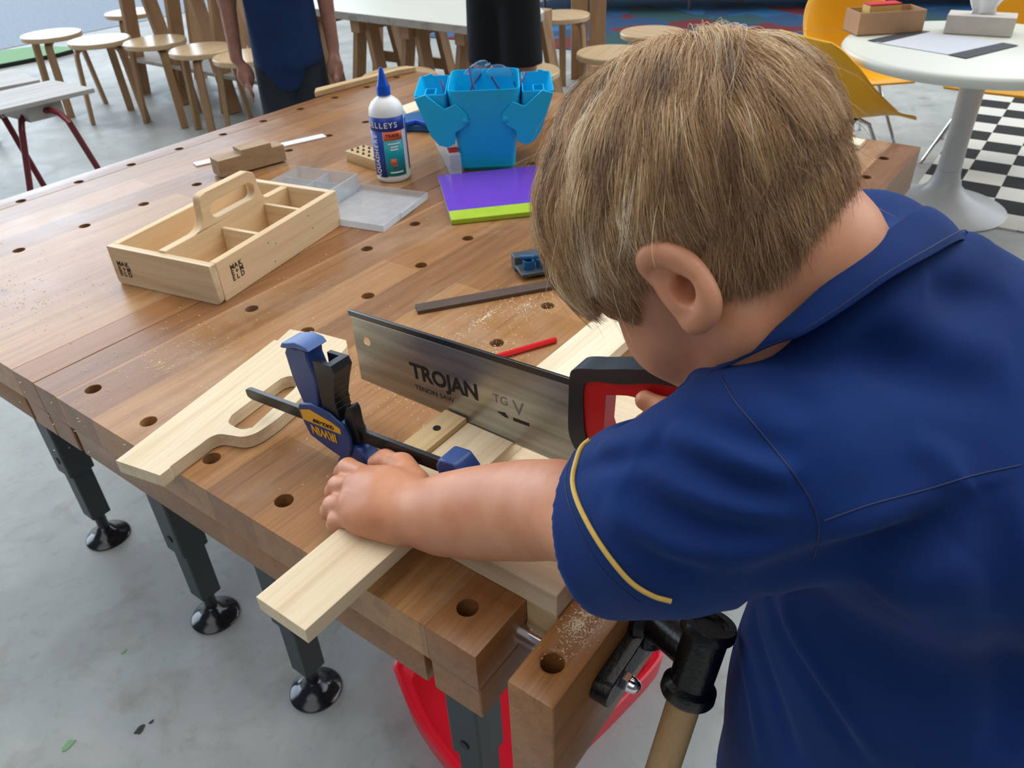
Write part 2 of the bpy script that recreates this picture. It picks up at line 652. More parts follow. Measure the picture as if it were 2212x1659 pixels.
def spline(pts, n=8):
    """Catmull-Rom through pts"""
    P = [np.array(p, float) for p in pts]
    P = [2 * P[0] - P[1]] + P + [2 * P[-1] - P[-2]]
    out = []
    for i in range(1, len(P) - 2):
        for k in range(n):
            t = k / n
            out.append(0.5 * ((2 * P[i]) + (-P[i - 1] + P[i + 1]) * t + (2 * P[i - 1] - 5 * P[i] + 4 * P[i + 1] - P[i + 2]) * t * t + (-P[i - 1] + 3 * P[i] - 3 * P[i + 1] + P[i + 2]) * t ** 3))
    out.append(P[-2])
    return out


def text(name, body, size, origin, xdir, ydir, mat, parent, sx=1.0, ext=0.00015, align='LEFT', bold=0.0, shear=0.0):
    """raised lettering; origin world, xdir reading direction, ydir letter-up direction"""
    cu = bpy.data.curves.new(name, 'FONT')
    cu.body = body; cu.size = size; cu.extrude = ext; cu.align_x = align; cu.offset = bold; cu.shear = shear
    cu.resolution_u = 3
    cu.space_line = 0.78
    cu.materials.append(MATS[mat])
    tmp = bpy.data.objects.new(name, cu)
    COL.objects.link(tmp)
    bpy.context.view_layer.update()
    me = bpy.data.meshes.new_from_object(tmp.evaluated_get(bpy.context.evaluated_depsgraph_get()))
    bpy.data.objects.remove(tmp)
    me.name = name
    o = bpy.data.objects.new(name, me)
    COL.objects.link(o)
    x = Vector(xdir).normalized(); y = Vector(ydir).normalized(); z = x.cross(y).normalized(); y = z.cross(x)
    M = Matrix(((x[0] * sx, y[0], z[0], origin[0]), (x[1] * sx, y[1], z[1], origin[1]), (x[2] * sx, y[2], z[2], origin[2]), (0, 0, 0, 1)))
    o.parent = parent
    o.matrix_local = WM[parent.name].inverted() @ M
    return o


def copy_tree(o, parent=None):
    c = o.copy()
    COL.objects.link(c)
    c.parent = parent
    for ch in o.children:
        copy_tree(ch, c)
    return c


def bool_cut(o, cutters):
    """subtract cutter meshes (list of MB) from object o and keep the result as its mesh"""
    inv = WM[o.name]
    tmp = []
    for cb in cutters:
        me = bpy.data.meshes.new('cut')
        W = np.array(inv.inverted()); V = np.array(cb.v) @ W[:3, :3].T + W[:3, 3]
        me.from_pydata([tuple(p) for p in V], [], cb.f)
        bm = bmesh.new(); bm.from_mesh(me); bmesh.ops.recalc_face_normals(bm, faces=bm.faces); bm.to_mesh(me); bm.free()
        c = bpy.data.objects.new('cut', me); COL.objects.link(c)
        c.parent = o.parent
        md = o.modifiers.new('b', 'BOOLEAN'); md.operation = 'DIFFERENCE'; md.object = c; md.solver = 'EXACT'
        tmp.append(c)
    bpy.context.view_layer.update()
    dg = bpy.context.evaluated_depsgraph_get()
    me = bpy.data.meshes.new_from_object(o.evaluated_get(dg))
    o.modifiers.clear()
    me.polygons.foreach_set('use_smooth', [True] * len(me.polygons))
    me.set_sharp_from_angle(angle=math.radians(35))
    o.data = me
    for c in tmp:
        bpy.data.objects.remove(c)


# ------------------------------------------------------------------ floor
fl = MB().box(-3, 14, -5, 16, -0.05, 0).build('floor', 'concrete', smooth=0)
tag(fl, 'mottled grey concrete floor with paint drips and stains', kind='structure')
for nm, px, py, r, c in (('paint_drip', 148, 1609, 0.0105, 'mat_green'), ('paint_drip', 302, 1577, 0.009, 'ink'), ('paint_drip', 327, 1560, 0.004, 'ink'), ('paint_drip', 267, 1407, 0.005, 'mat_green')):
    p = atz(px, py, 0)
    lp = [(p[0] + r * (1 + .25 * math.sin(3 * a + px)) * math.cos(a) * 1.1, p[1] + r * (1 + .25 * math.sin(2 * a + py)) * math.sin(a) * .7) for a in [i * math.pi / 9 for i in range(18)]]
    q = MB().prism([lp], lambda u, v, h: (u, v, h), 0.0002, 0.0012)
    q = q.build(nm, c)
    tag(q, {148: 'round green paint spot dried on the concrete floor', 302: 'long black paint spot dried on the concrete floor', 327: 'tiny black paint dot beside the long black paint spot', 267: 'small faint green paint dot on the floor, further up than the round green one'}[px], 'paint spot')

# ------------------------------------------------------------------ benches
SP = 0.12


def make_bench(name, label, y0, y1, holes, vise_end):
    root = thing(name, label, 'workbench', (0.73, (y0 + y1) / 2, 0))
    X0, X1 = 0.0, 1.464
    e = 0.055
    top = MB().box(X0, X1, y0 + e + 0.00005, y1 - e - 0.00005, T - 0.045, T).build('tabletop', 'bench_wood', root, smooth=35)
    cut = MB()
    for (hx, hy) in holes:
        cut.lathe([(0.0098, -0.2), (0.0098, 0.05)], (hx, hy, T), n=28)
    bool_cut(top, [cut])
    bv = top.modifiers.new('bevel', 'BEVEL'); bv.width = 0.0005; bv.segments = 1; bv.limit_method = 'ANGLE'; bv.angle_limit = math.radians(60)
    ap = MB().box(X0 + .0015, X1 - .0015, y0 + 0.064, y1 - 0.064, T - 0.0885, T - 0.0455).build('lower_frame', 'bench_wood_end', root, bev=0.002)
    cut = MB().box(X0 + 0.11, X1 - 0.11, y0 + 0.12, y1 - 0.12, T - 0.2, T - 0.0448)
    bool_cut(ap, [cut])
    for a, b_ in ((y0, y0 + e), (y1 - e, y1)):
        m = MB()
        m.box(X0, X1, a, b_, T - 0.046, T)
        en = m.build('end_board', 'bench_wood_end', root, bev=0.0007)
        MB().box(X0 + .001, X1 - .001, a, b_, T - 0.0885, T - 0.0468).build('lower_end_board', 'bench_wood_end', root, bev=0.002)
    for lx in (0.14, 1.27):
        for ly in ((y0 + 0.142, y0 + 0.54) if vise_end else (y0 + 0.1235, y0 + 0.5215)):
            w = 0.0545
            m = MB().box(lx, lx + w, ly, ly + w, 0.205, T - 0.0885)
            lg = m.build('leg', 'leg_paint', root, bev=0.004)
            c = (lx + w / 2, ly + w / 2)
            MB().box(lx + .006, lx + w - .006, ly + .006, ly + w - .006, 0.075, 0.21).build('leg_extension', 'leg_paint', lg, bev=0.003)
            MB().lathe([(0.008, 0.0), (0.008, 0.003)], (lx - 0.002, c[1], 0.245), (1, 0, 0), 14).build('bolt', 'black_plastic', lg)
            MB().lathe([(0.0, 0.0), (0.047, 0.0), (0.048, 0.004), (0.044, 0.0085), (0.032, 0.013), (0.021, 0.021), (0.016, 0.030), (0.012, 0.034), (0.012, 0.078), (0.0, 0.078)], (c[0], c[1], 0), n=40).build('levelling_foot', 'foot_plastic', lg)
    return root


hA = [(0.036, 0.037 + SP * k) for k in (0, 1, 2, 3, 4, 5)]
hA += [(0.2805 + 0.118 * k, 0.516) for k in range(10)]
hA += [(0.279 + 0.118 * k, 0.6335) for k in range(10) if k != 1]
hA += [(0.3965, 0.2765), (0.515, 0.2755), (0.634, 0.2755)]
hA += [(0.036 + SP * k, 0.0445 if k > 8 else 0.037) for k in range(5, 12)]
hB = [(0.312 + 0.119 * (k - 2), 1.376) for k in range(0, 12)]
hB += [(0.194 + 0.119 * (k - 1), 1.145) for k in range(0, 12)]
hA = [h for h in hA if 0.06 < h[1] < 0.655]
bA = make_bench('workbench', 'brown hardwood workbench with dog holes, with the vise and the saw on it', 0.0, 0.7155, hA, True)
bB = make_bench('workbench', 'far hardwood workbench butted behind the one with the vise, tool tote on top', 0.7170, 1.418, hB, False)
# holes that sit in the end boards
for root, pts in ((bA, [(0.036, 0.037)] + [(0.64 + SP * k, 0.0445) for k in range(7)]),):
    for en in [c for c in root.children if c.name.startswith('end_board')][:1]:
        cut = MB()
        for (hx, hy) in pts:
            cut.lathe([(0.0098, -0.2), (0.0098, 0.05)], (hx, hy, T), n=28)
        bool_cut(en, [cut])
        bv = en.modifiers.new('bevel', 'BEVEL'); bv.width = 0.0008; bv.segments = 2; bv.limit_method = 'ANGLE'; bv.angle_limit = math.radians(60)
for root, pts in ((bB, [(0.074 + 0.119 * k, 1.376) for k in range(12)]),):
    for en in [c for c in root.children if c.name.startswith('end_board')][1:2]:
        cut = MB()
        for (hx, hy) in pts:
            cut.lathe([(0.0098, -0.2), (0.0098, 0.05)], (hx, hy, T), n=28)
        bool_cut(en, [cut])

# vise on the near end of the boy's bench
vs = sub_empty('vise', bA)
JX1 = 0.50
j = MB().box(-0.003, JX1, -0.0775, -0.033, T - 0.135, T).build('jaw', 'jaw_wood', vs, bev=0.003)
bool_cut(j, [MB().lathe([(0.0098, -0.3), (0.0098, 0.05)], (0.0325, -0.0535, T), n=28)])
bv = j.modifiers.new('bevel', 'BEVEL'); bv.width = 0.003; bv.segments = 2; bv.limit_method = 'ANGLE'; bv.angle_limit = math.radians(60)
tag(j, 'wooden vise jaw with one dog hole')
for sx_ in (0.064, 0.40):
    MB().lathe([(0.012, -0.02), (0.012, 0.30)], (sx_, -0.05, T - 0.036 if sx_ < .1 else T - 0.05), (0, 1, 0), 20).build('guide_rod', 'chrome', vs)
zc, xc = T - 0.036, 0.142
# cast plate bolted on the outside of the jaw
loop = arc(0.066, 0, 0.016, 90, 270, 8) + [(0.10, -0.018), (0.12, -0.026)] + arc(0.142, 0, 0.030, -60, 60, 10) + [(0.12, 0.026), (0.10, 0.018)]
loop2 = loop[:]
lp = arc(0.0, 0, 0.013, 90, 270, 8) + [(0.045, -0.015)] + arc(0.078, 0, 0.027, -130, -50, 6) + [(0.12, -0.015)] + arc(0.155, 0, 0.013, -90, 90, 8) + [(0.12, 0.015)] + arc(0.078, 0, 0.027, 50, 130, 6) + [(0.045, 0.015)]
MB().prism([[(u + xc - 0.078, w + zc - 0.012) for u, w in lp]], lambda u, v, h: (u, h, v), -0.094, -0.0778).build('cast_plate', 'cast_iron', vs, bev=0.002)
nut = MB().lathe([(0.0085, 0), (0.0085, 0.006), (0.0075, 0.0068)], (xc - 0.062, -0.0945, zc - 0.012), (0, -1, 0), 6)
nut.lathe([(0.007, 0.006), (0.0068, 0.010), (0.0055, 0.0135), (0.003, 0.0155), (0.0, 0.016)], (xc - 0.062, -0.0945, zc - 0.012), (0, -1, 0), 18)
nut.build('acorn_nut', 'chrome', vs)
P0 = np.array([xc - 0.004, -0.090, zc + 0.004]); P1 = np.array([0.108, -0.146, T - 0.010])
ax = P1 - P0; L_ = np.linalg.norm(ax)
MB().lathe([(0.0, 0), (0.026, 0.0), (0.026, 0.009), (0.0175, 0.013), (0.0155, 0.02), (0.0155, L_ + .005), (0.0, L_ + .006)], P0, ax, 28).build('pipe_stub', 'cast_iron', vs)
hd = np.array([-0.36, 0.0, -0.93]); hd[1] = 0.02; hd /= np.linalg.norm(hd)
C0 = P1 - hd * 0.036
MB().lathe([(0.0, 0.004), (0.014, 0.004), (0.015, 0.0), (0.0215, 0.0), (0.0225, 0.003), (0.0225, 0.009), (0.0185, 0.0125), (0.0178, 0.058), (0.0225, 0.062), (0.0230, 0.070), (0.0215, 0.073), (0.0, 0.073)], C0, hd, 32).build('pipe_tee', 'cast_iron', vs)
MB().lathe([(0.0, 0.01), (0.0138, 0.01), (0.0142, 0.08), (0.0142, 0.32), (0.012, 0.325), (0, 0.325)], C0, hd, 24).build('vise_handle', 'handle_wood', vs)

# ------------------------------------------------------------------ bench hook, board being sawn
hook = thing('bench_hook', 'pale pine bench hook clamped in the vise under the sawn board', 'bench hook', (0.2, 0.06, T))
MB().box(0.071, 0.40, -0.0325, 0.1632, T + 0.0003, T + 0.027).build('base_board', 'pine_y_white', hook, bev=0.0008)
MB().box(0.0712, 0.40, -0.0325, -0.0005, T - 0.036, T + 0.0002).build('lower_cleat', 'pine_tan', hook, bev=0.0008)
MB().box(0.071, 0.1975, 0.1634, 0.192, T + 0.0004, T + 0.050).build('upper_cleat', 'pine_tan', hook, bev=0.0008)
s_ = MB().lathe([(0.0, 0.0), (0.0042, 0.0), (0.0042, 0.0008), (0.0, 0.0008)], (0.167, 0.178, T + 0.0499), n=18)
s_.build('screw', 'dark_steel', hook)
bd = thing('pine_board', 'long pine board held on the bench hook, being sawn across', 'board', (0.24, 0.133, T + 0.03))
MB().box(-0.0795, 0.1985, 0.1035, 0.163, T + 0.0274, T + 0.0435).build('board', 'pine_x', bd, bev=0.0006)
MB().box(0.2015, 0.62, 0.1035, 0.163, T + 0.0274, T + 0.0435).build('board_beyond_cut', 'pine_white', bd, bev=0.0006)  # same board, paler pine: the light falling beyond the saw is painted in
MB().box(0.1985, 0.2015, 0.1035, 0.163, T + 0.0274, T + 0.0375).build('kerf', 'pine_white', bd)

# ------------------------------------------------------------------ tenon saw
saw = thing('tenon_saw', 'steel tenon saw with red and black handle cutting the pine board', 'saw', (0.2, 0.1, T + 0.1))
bl = MB()
# blade with teeth
ty0, tz0, ty1, tz1 = 0.322, 0.0385, 0.006, 0.0412
out = []
nt_ = 150
for i in range(nt_):
    t = i / nt_
    out.append((ty0 + (ty1 - ty0) * t, tz0 + (tz1 - tz0) * t))
    t2 = (i + 0.75) / nt_
    out.append((ty0 + (ty1 - ty0) * t2, tz0 + (tz1 - tz0) * t2 + 0.0016))
out += [(0.004, 0.140), (0.321, 0.122)]
bl.prism([[(u, w + T) for u, w in out], [(u, w + T) for u, w in reversed(circle(0.3015, 0.097, 0.0055, 16))]], lambda u, v, h: (h, u, v), 0.1996, 0.2004)
bl.build('blade', 'saw_steel', saw, smooth=0)
MB().prism([[(0.3235, T + 0.1235), (0.3235, T + 0.1305), (0.0, T + 0.1485), (0.0, T + 0.141)]], lambda u, v, h: (h, u, v), 0.1982, 0.2018).build('spine', 'dark_steel', saw, bev=0.0008)
DN = (0, -1, 0.0)
sl = Vector((0, -0.998, 0.055))
text('saw_lettering', 'TROJAN', 0.0262, (0.19955, 0.2385, T + 0.0735), sl, (0, 0.055, 1), 'ink', saw, sx=0.95, bold=0.0009)
text('saw_lettering', 'TG', 0.014, (0.19955, 0.1275, T + 0.085), sl, (0, 0.055, 1), 'grey_metal', saw, sx=1.0)
text('saw_lettering', 'V', 0.023, (0.19955, 0.103, T + 0.080), sl, (0, 0.055, 1), 'grey_metal', saw, sx=1.0)
text('saw_lettering', 'TENON SAW', 0.0085, (0.19955, 0.2355, T + 0.0585), sl, (0, 0.055, 1), 'ink', saw, sx=1.1)
MB().prism([[(0.124, T + .074), (0.1135, T + .0765), (0.109, T + .071), (0.114, T + .0705)]], lambda u, v, h: (h, u, v), 0.19945, 0.1996).build('saw_mark', 'ink', saw)
MB().prism([[(0.1035, T + .0745), (0.084, T + .0755), (0.084, T + .0715), (0.1035, T + .0705)]], lambda u, v, h: (h, u, v), 0.19945, 0.1996).build('saw_mark', 'ink', saw)
H = lambda pts: [(a, b_ + T) for a, b_ in pts]
outer = spline([(0.027, 0.150), (0.024, 0.163), (0.0, 0.170), (-0.03, 0.180), (-0.06, 0.188), (-0.082, 0.190), (-0.098, 0.180), (-0.097, 0.165), (-0.085, 0.150), (-0.080, 0.130), (-0.084, 0.108), (-0.092, 0.088), (-0.082, 0.074), (-0.055, 0.070), (-0.02, 0.072), (0.012, 0.078), (0.027, 0.092), (0.029, 0.120)], 5)[:-1]
inner = spline([(-0.005, 0.150), (-0.030, 0.158), (-0.047, 0.153), (-0.052, 0.130), (-0.050, 0.105), (-0.035, 0.094), (-0.012, 0.098), (-0.002, 0.118)], 5)[:-1]
m = MB().prism([H([tuple(p) for p in outer]), H([tuple(p) for p in reversed(inner)])], lambda u, v, h: (h, u, v), 0.1905, 0.2095)
m.build('handle', 'saw_red', saw, bev=0.003, seg=3)
blk = spline([(0.0315, 0.152), (0.027, 0.166), (0.0, 0.176), (-0.03, 0.187), (-0.06, 0.1955), (-0.083, 0.195), (-0.080, 0.187), (-0.05, 0.180), (-0.02, 0.168), (0.008, 0.160), (0.0165, 0.150), (0.016, 0.12), (0.013, 0.096), (0.004, 0.080), (-0.004, 0.068), (0.016, 0.069), (0.0305, 0.09), (0.0325, 0.12)], 5)[:-1]
MB().prism([H([tuple(p) for p in blk])], lambda u, v, h: (h, u, v), 0.1885, 0.2115).build('grip_cover', 'saw_black', saw, bev=0.0025, seg=3)

# ------------------------------------------------------------------ bar clamp
cl = thing('bar_clamp', 'blue and black one-handed bar clamp holding the pine board', 'clamp', (0.11, 0.25, T))
cx = 0.11


def cyz(s, w):
    """clamp frame: s along the bar from the fixed jaw, w up from the bar -> y, z"""
    b0 = np.array([0.104, 0.0745]); d = np.array([0.9945, -0.105]); u = np.array([0.105, 0.9945])
    return b0 + d * s + u * w


def cp(pts, h0, h1, name, mat, bev=0.0008, ztop=T):
    mm = MB().prism([[tuple(cyz(s, w)) for s, w in pts]], lambda u, v, h: (h, u, v + T), cx + h0, cx + h1)
    return mm.build(name, mat, cl, bev=bev)


cp([(-0.008, -0.0115), (0.306, -0.0105), (0.312, -0.008), (0.312, 0.001), (0.306, 0.0035), (-0.008, 0.0035)], -0.0028, 0.0028, 'steel_bar', 'black_plastic')
cp([(0.013, 0.006), (0.008, 0.0145), (-0.012, 0.0155), (-0.021, 0.004), (-0.0235, -0.030), (-0.004, -0.036), (-0.0012, -0.022), (0.009, -0.017)], -0.0125, 0.0125, 'fixed_jaw', 'clamp_blue', 0.003)
cp([(-0.0035, -0.026), (0.0002, -0.026), (0.0002, -0.044), (-0.0035, -0.044)], -0.009, 0.009, 'jaw_pad', 'rubber')
MB().lathe([(0, 0), (.0035, 0), (.0035, .0012), (0, .0012)], (cx - .0125, 0.094, T + 0.066), (-1, 0, 0), 14).build('rivet', 'black_plastic', cl)
body = [(0.199, 0.021), (0.179, 0.0255), (0.152, 0.021), (0.135, 0.011), (0.130, -0.002), (0.130, -0.014), (0.137, -0.027), (0.149, -0.035), (0.173, -0.028), (0.196, -0.019), (0.201, -0.002), (0.204, 0.012)]
cp(body, -0.0125, -0.0085, 'body_side', 'clamp_blue', 0.002)
cp(body, 0.0085, 0.0125, 'body_side', 'clamp_blue', 0.002)
inb = [(s + (0.168 - s) * .10, w + (-0.005 - w) * .10) for s, w in body]
cp(inb, -0.0085, 0.0085, 'body_core', 'clamp_blue_light', 0.001)
cp([(0.150, -0.024), (0.168, -0.046), (0.150, -0.052), (0.128, -0.050), (0.112, -0.044), (0.108, -0.032), (0.116, -0.026), (0.122, -0.016), (0.136, -0.014)], -0.010, 0.010, 'moving_jaw', 'clamp_blue', 0.003)
cp([(0.0905, -0.022), (0.096, -0.022), (0.110, -0.034), (0.108, -0.042), (0.096, -0.038), (0.0905, -0.040)], -0.011, 0.011, 'jaw_pad', 'rubber', 0.001)
cp([(0.137, 0.021), (0.131, 0.030), (0.125, 0.033), (0.1225, 0.028), (0.124, 0.007), (0.122, -0.008), (0.136, -0.018), (0.143, -0.010)], -0.006, 0.006, 'release_lever', 'black_plastic', 0.001)
cp([(0.170, 0.018), (0.160, 0.058), (0.164, 0.080), (0.162, 0.088), (0.173, 0.0905), (0.194, 0.087), (0.199, 0.080), (0.199, 0.050), (0.193, 0.018)], -0.0105, 0.0105, 'rear_handle', 'clamp_blue', 0.002)
cp([(0.156, 0.0905), (0.160, 0.0955), (0.176, 0.0975), (0.196, 0.0925), (0.201, 0.0865), (0.196, 0.0865), (0.176, 0.0905)], -0.0125, 0.0125, 'handle_cap', 'clamp_blue_light', 0.001)
tr = MB()
ring = lambda s0, s1, w, hx: [np.array((cx + sx_ * hx, *(cyz(s, w)))) + np.array((0, 0, T)) for s, sx_ in ((s0, -1), (s1, -1), (s1, 1), (s0, 1))]
tr.loft([ring(0.142, 0.165, 0.012, .0085), ring(0.140, 0.162, 0.04, .0095), ring(0.132, 0.158, 0.060, .0105), ring(0.126, 0.155, 0.074, .0120), ring(0.128, 0.154, 0.082, .0118)])
tr = tr.build('trigger', 'black_plastic', cl)
bool_cut(tr, [MB().obox(np.array((cx, *(cyz(0.147, 0.080)))) + np.array((0, 0, T)), (0.0070, 0, 0), (0, 0.0105, -0.0009), (0, 0.0018, 0.012))])
for k in range(6):
    w = 0.026 + k * 0.0075
    s0_ = float(np.interp(w, [.012, .04, .06, .074], [.142, .140, .132, .126])) - .0008
    cp([(s0_, w), (s0_, w + 0.0014), (s0_ + .006, w + 0.0014), (s0_ + .006, w)], -0.0098, 0.0098, 'grip_rib', 'black_plastic', 0.0003).parent = tr
# side label
cp([(0.199, 0.013), (0.183, 0.0175), (0.153, 0.0115), (0.140, 0.0065), (0.1405, -0.0002), (0.1985, 0.0010)], -0.0129, -0.0126, 'side_label', 'yellow_label', 0)
o3 = lambda s, w: (cx - 0.01305, cyz(s, w)[0], cyz(s, w)[1] + T)
sd_, sw_ = np.array([0.9995, 0.032]), np.array([-0.032, 0.9995])
q0 = cyz(0, 0); dxx = cyz(sd_[0], sd_[1]) - q0; dyy = cyz(sw_[0], sw_[1]) - q0
xd = (0, dxx[0], dxx[1]); yd = (0, -dyy[0], -dyy[1])
text('clamp_lettering', 'IRWIN', 0.0146, o3(0.1500, -0.0040), xd, yd, 'yellow_label', cl, sx=0.90, bold=0.0005)
text('clamp_lettering', 'QUICK-GRIP', 0.0062, o3(0.1500, 0.0064), xd, yd, 'ink', cl, sx=0.92, bold=0.0002)

# ------------------------------------------------------------------ cut handle board (left)
A0, A1 = np.array([-0.0345, 0.4595]), np.array([0.250, 0.513])
hb_dir = (A1 - A0) / np.linalg.norm(A1 - A0)
ang = math.atan2(hb_dir[1], hb_dir[0])
hbt = thing('tote_divider_board', 'pale cut board with a handle slot lying left of the clamp', 'board', (A0[0], A0[1], T), ang)
Lb = 0.292
prof = [(0.0, 0.0), (0.262, 0.002), (0.262, -0.003), (0.292, 0.0), (0.294, -0.028), (0.299, -0.030), (0.297, -0.087), (0.286, -0.097)]
prof += [(0.243, -0.104), (0.200, -0.110), (0.162, -0.114), (0.130, -0.114)]
prof += [tuple(p) for p in spline([(0.118, -0.113), (0.098, -0.109), (0.086, -0.100), (0.082, -0.084), (0.079, -0.072), (0.070, -0.066), (0.055, -0.065)], 5)]
prof += [(0.016, -0.062), (0.014, -0.0635), (0.001, -0.063)]
slot = [tuple(p) for p in spline([(0.103, -0.098), (0.096, -0.090), (0.096, -0.078), (0.100, -0.066), (0.112, -0.060)], 4)] + [(0.181, -0.064)] + [tuple(p) for p in spline([(0.193, -0.065), (0.202, -0.072), (0.200, -0.084), (0.192, -0.092)], 4)] + [(0.181, -0.094)]
lpn = [[p for p in prof], list(reversed(slot))]
MB().prism(lpn, lambda u, v, h: (u, v, h), 0.0012, 0.0172).build('board', 'pine_x', hbt, bev=0.0006, local=True)
MB().prism([[(0.022, -0.062), (0.060, -0.064), (0.060, -0.002), (0.022, -0.0025)]], lambda u, v, h: (u, v, h), 0.0, 0.001).build('packing_strip', 'pine_tan', hbt, local=True)

# ------------------------------------------------------------------ tote
ta = math.radians(11.5)
tote = thing('tool_tote', 'pine tool tote with a raised centre handle and square stamps', 'tool tote', (0.271, 0.682, T), ta)
W_, D_, Hh = 0.297, 0.203, 0.063
MB().box(0.012, W_ - .012, 0.012, D_ - .012, 0.0, 0.006).build('base', 'tote_wood', tote, local=True)
for nm, y0 in (('side_board', 0.0), ('side_board', D_ - 0.012)):
    MB().box(0.0005, W_, y0, y0 + 0.012, 0.0, Hh).build(nm, 'tote_wood', tote, bev=0.0012, local=True)
MB().prism([[(0.0, 0.006), (0.004, 0.0), (D_ - .004, 0.0), (D_, 0.006), (D_, Hh), (0.0, Hh)]], lambda u, v, h: (h, u, v), -0.012, 0.0).build('end_board', 'pine_y', tote, bev=0.0012, local=True)
MB().box(W_ - 0.012, W_, 0.012, D_ - 0.012, 0.0, Hh).build('end_board', 'pine_y', tote, bev=0.0012, local=True)
hp = [(0.0, 0.002), (0.285, 0.002), (0.285, 0.062), (0.236, 0.063)] + [tuple(p) for p in spline([(0.226, 0.066), (0.219, 0.076), (0.216, 0.096), (0.212, 0.112), (0.198, 0.119)], 5)] + [tuple(p) for p in spline([(0.102, 0.119), (0.090, 0.115), (0.086, 0.102), (0.084, 0.084), (0.076, 0.071), (0.060, 0.066)], 5)] + [(0.0, 0.066)]
hs = arc(0.117, 0.0875, 0.0130, 90, 270, 8) + arc(0.193, 0.0875, 0.0130, -90, 90, 8)
MB().prism([hp, list(reversed(hs))], lambda u, v, h: (u, h, v), 0.094, 0.108).build('handle_board', 'tote_wood', tote, bev=0.0018, local=True)
for x in (0.116, 0.2195):
    MB().box(x, x + 0.0075, 0.012, 0.094, 0.006, 0.055).build('divider', 'pine_y', tote, bev=0.0008, local=True)
Mw = WM[tote.name]
for ri, row in enumerate(('MAK', 'E+M', 'ELD')):
    for ci, ch in enumerate(row):
        p = Mw @ Vector((-0.0122, 0.1915 - ci * 0.0085, 0.0330 - ri * 0.0085))
        text('stamp_letter', ch, 0.0105, p, Mw.to_3x3() @ Vector((0, -1, 0)), (0, 0, 1), 'burn_mark', tote, ext=0.0001, bold=0.00035)
        p = Mw @ Vector((0.0245 + ci * 0.0088, -0.0002, 0.0400 - ri * 0.0088))
        text('stamp_letter', ch, 0.0108, p, Mw.to_3x3() @ Vector((1, 0, 0)), (0, 0, 1), 'burn_mark', tote, ext=0.0001, bold=0.00035)
for (x, z) in ((0.112, 0.046), (0.118, 0.012), (0.214, 0.050), (0.22, 0.026), (0.128, 0.038)):
    MB().lathe([(0.0, 0), (0.0011, 0), (0.0011, 0.0004), (0, 0.0004)], (x, 0.0001, z), (0, -1, 0), 10).build('nail_head', 'dark_steel', tote, local=True)

# ------------------------------------------------------------------ clear organiser box (open, lid laid over)
org = thing('organiser_box', 'clear plastic compartment box lying open behind the tote', 'organiser box', (0.577, 0.654, T), math.radians(12.5))


def tray(x0, x1, y0, y1, h, w, divs=()):
    mm = MB()
    mm.box(x0, x1, y0, y1, 0.0002, w)
    mm.box(x0, x1, y0, y0 + w, w, h).box(x0, x1, y1 - w, y1, w, h).box(x0, x0 + w, y0 + w, y1 - w, w, h).box(x1 - w, x1, y0 + w, y1 - w, w, h)
    for d in divs:
        mm.box(*d)
    return mm


tray(0.0, 0.160, 0.0, 0.148, 0.0125, 0.0012).build('lid', 'clear_plastic', org, bev=0.0005, local=True)
MB().box(0.056, 0.104, -0.0035, 0.0, 0.0035, 0.0135).build('latch', 'clear_plastic', org, bev=0.0006, local=True)
tray(0.010, 0.160, 0.150, 0.290, 0.032, 0.0014, [(0.060, 0.0612, 0.1515, 0.2885, 0.001, 0.028), (0.110, 0.1112, 0.1515, 0.2885, 0.001, 0.028), (0.0115, 0.1585, 0.215, 0.2162, 0.001, 0.028)]).build('compartment_tray', 'clear_plastic', org, bev=0.0005, local=True)

# ------------------------------------------------------------------ glue bottle
bc = (0.7835, 0.8225, T)
bot = thing('glue_bottle', 'white glue bottle with pointed blue cap standing behind the clear box', 'bottle', bc)
prof_b = [(0.0, 0.0), (0.029, 0.0), (0.0325, 0.003), (0.0335, 0.008), (0.0335, 0.128), (0.0318, 0.138), (0.026, 0.148), (0.0175, 0.155), (0.0115, 0.158), (0.0115, 0.162), (0.0, 0.162)]
MB().lathe(prof_b, bc, n=48).build('bottle_body', 'bottle_white', bot, smooth=50)
MB().lathe([(0.0, 0.160), (0.0128, 0.160), (0.0128, 0.174), (0.0108, 0.179), (0.0062, 0.195), (0.0036, 0.207), (0.0028, 0.2085), (0.0, 0.209)], bc, n=32).build('cap', 'cap_blue', bot, smooth=50)
va = math.atan2(CP[1] - bc[1], CP[0] - bc[0])


def label_patch(name, mat, a0, a1, z0, z1, r=0.0338):
    mm = MB()
    n = 16
    rr = [[(bc[0] + rad * math.cos(va + math.radians(a0 + (a1 - a0) * i / n)), bc[1] + rad * math.sin(va + math.radians(a0 + (a1 - a0) * i / n)), bc[2] + z) for i in range(n + 1)] for z, rad in ((z0, r), (z1, r))]
    mm.loft(rr, cap=False, closed=False)
    o = mm.build(name, mat, bot, smooth=60)
    md = o.modifiers.new('solid', 'SOLIDIFY'); md.thickness = 0.0002; md.offset = 1
    return o


lb = label_patch('label_band', 'label_blue', -78, 62, 0.100, 0.126)
label_patch('label_band', 'label_blue', -90, -22, 0.012, 0.100)
label_patch('label_panel', 'label_orange', -20, 44, 0.083, 0.100)
label_patch('label_panel', 'label_teal', -22, 46, 0.014, 0.083)
label_patch('label_band', 'label_blue', 68, 84, 0.02, 0.118)


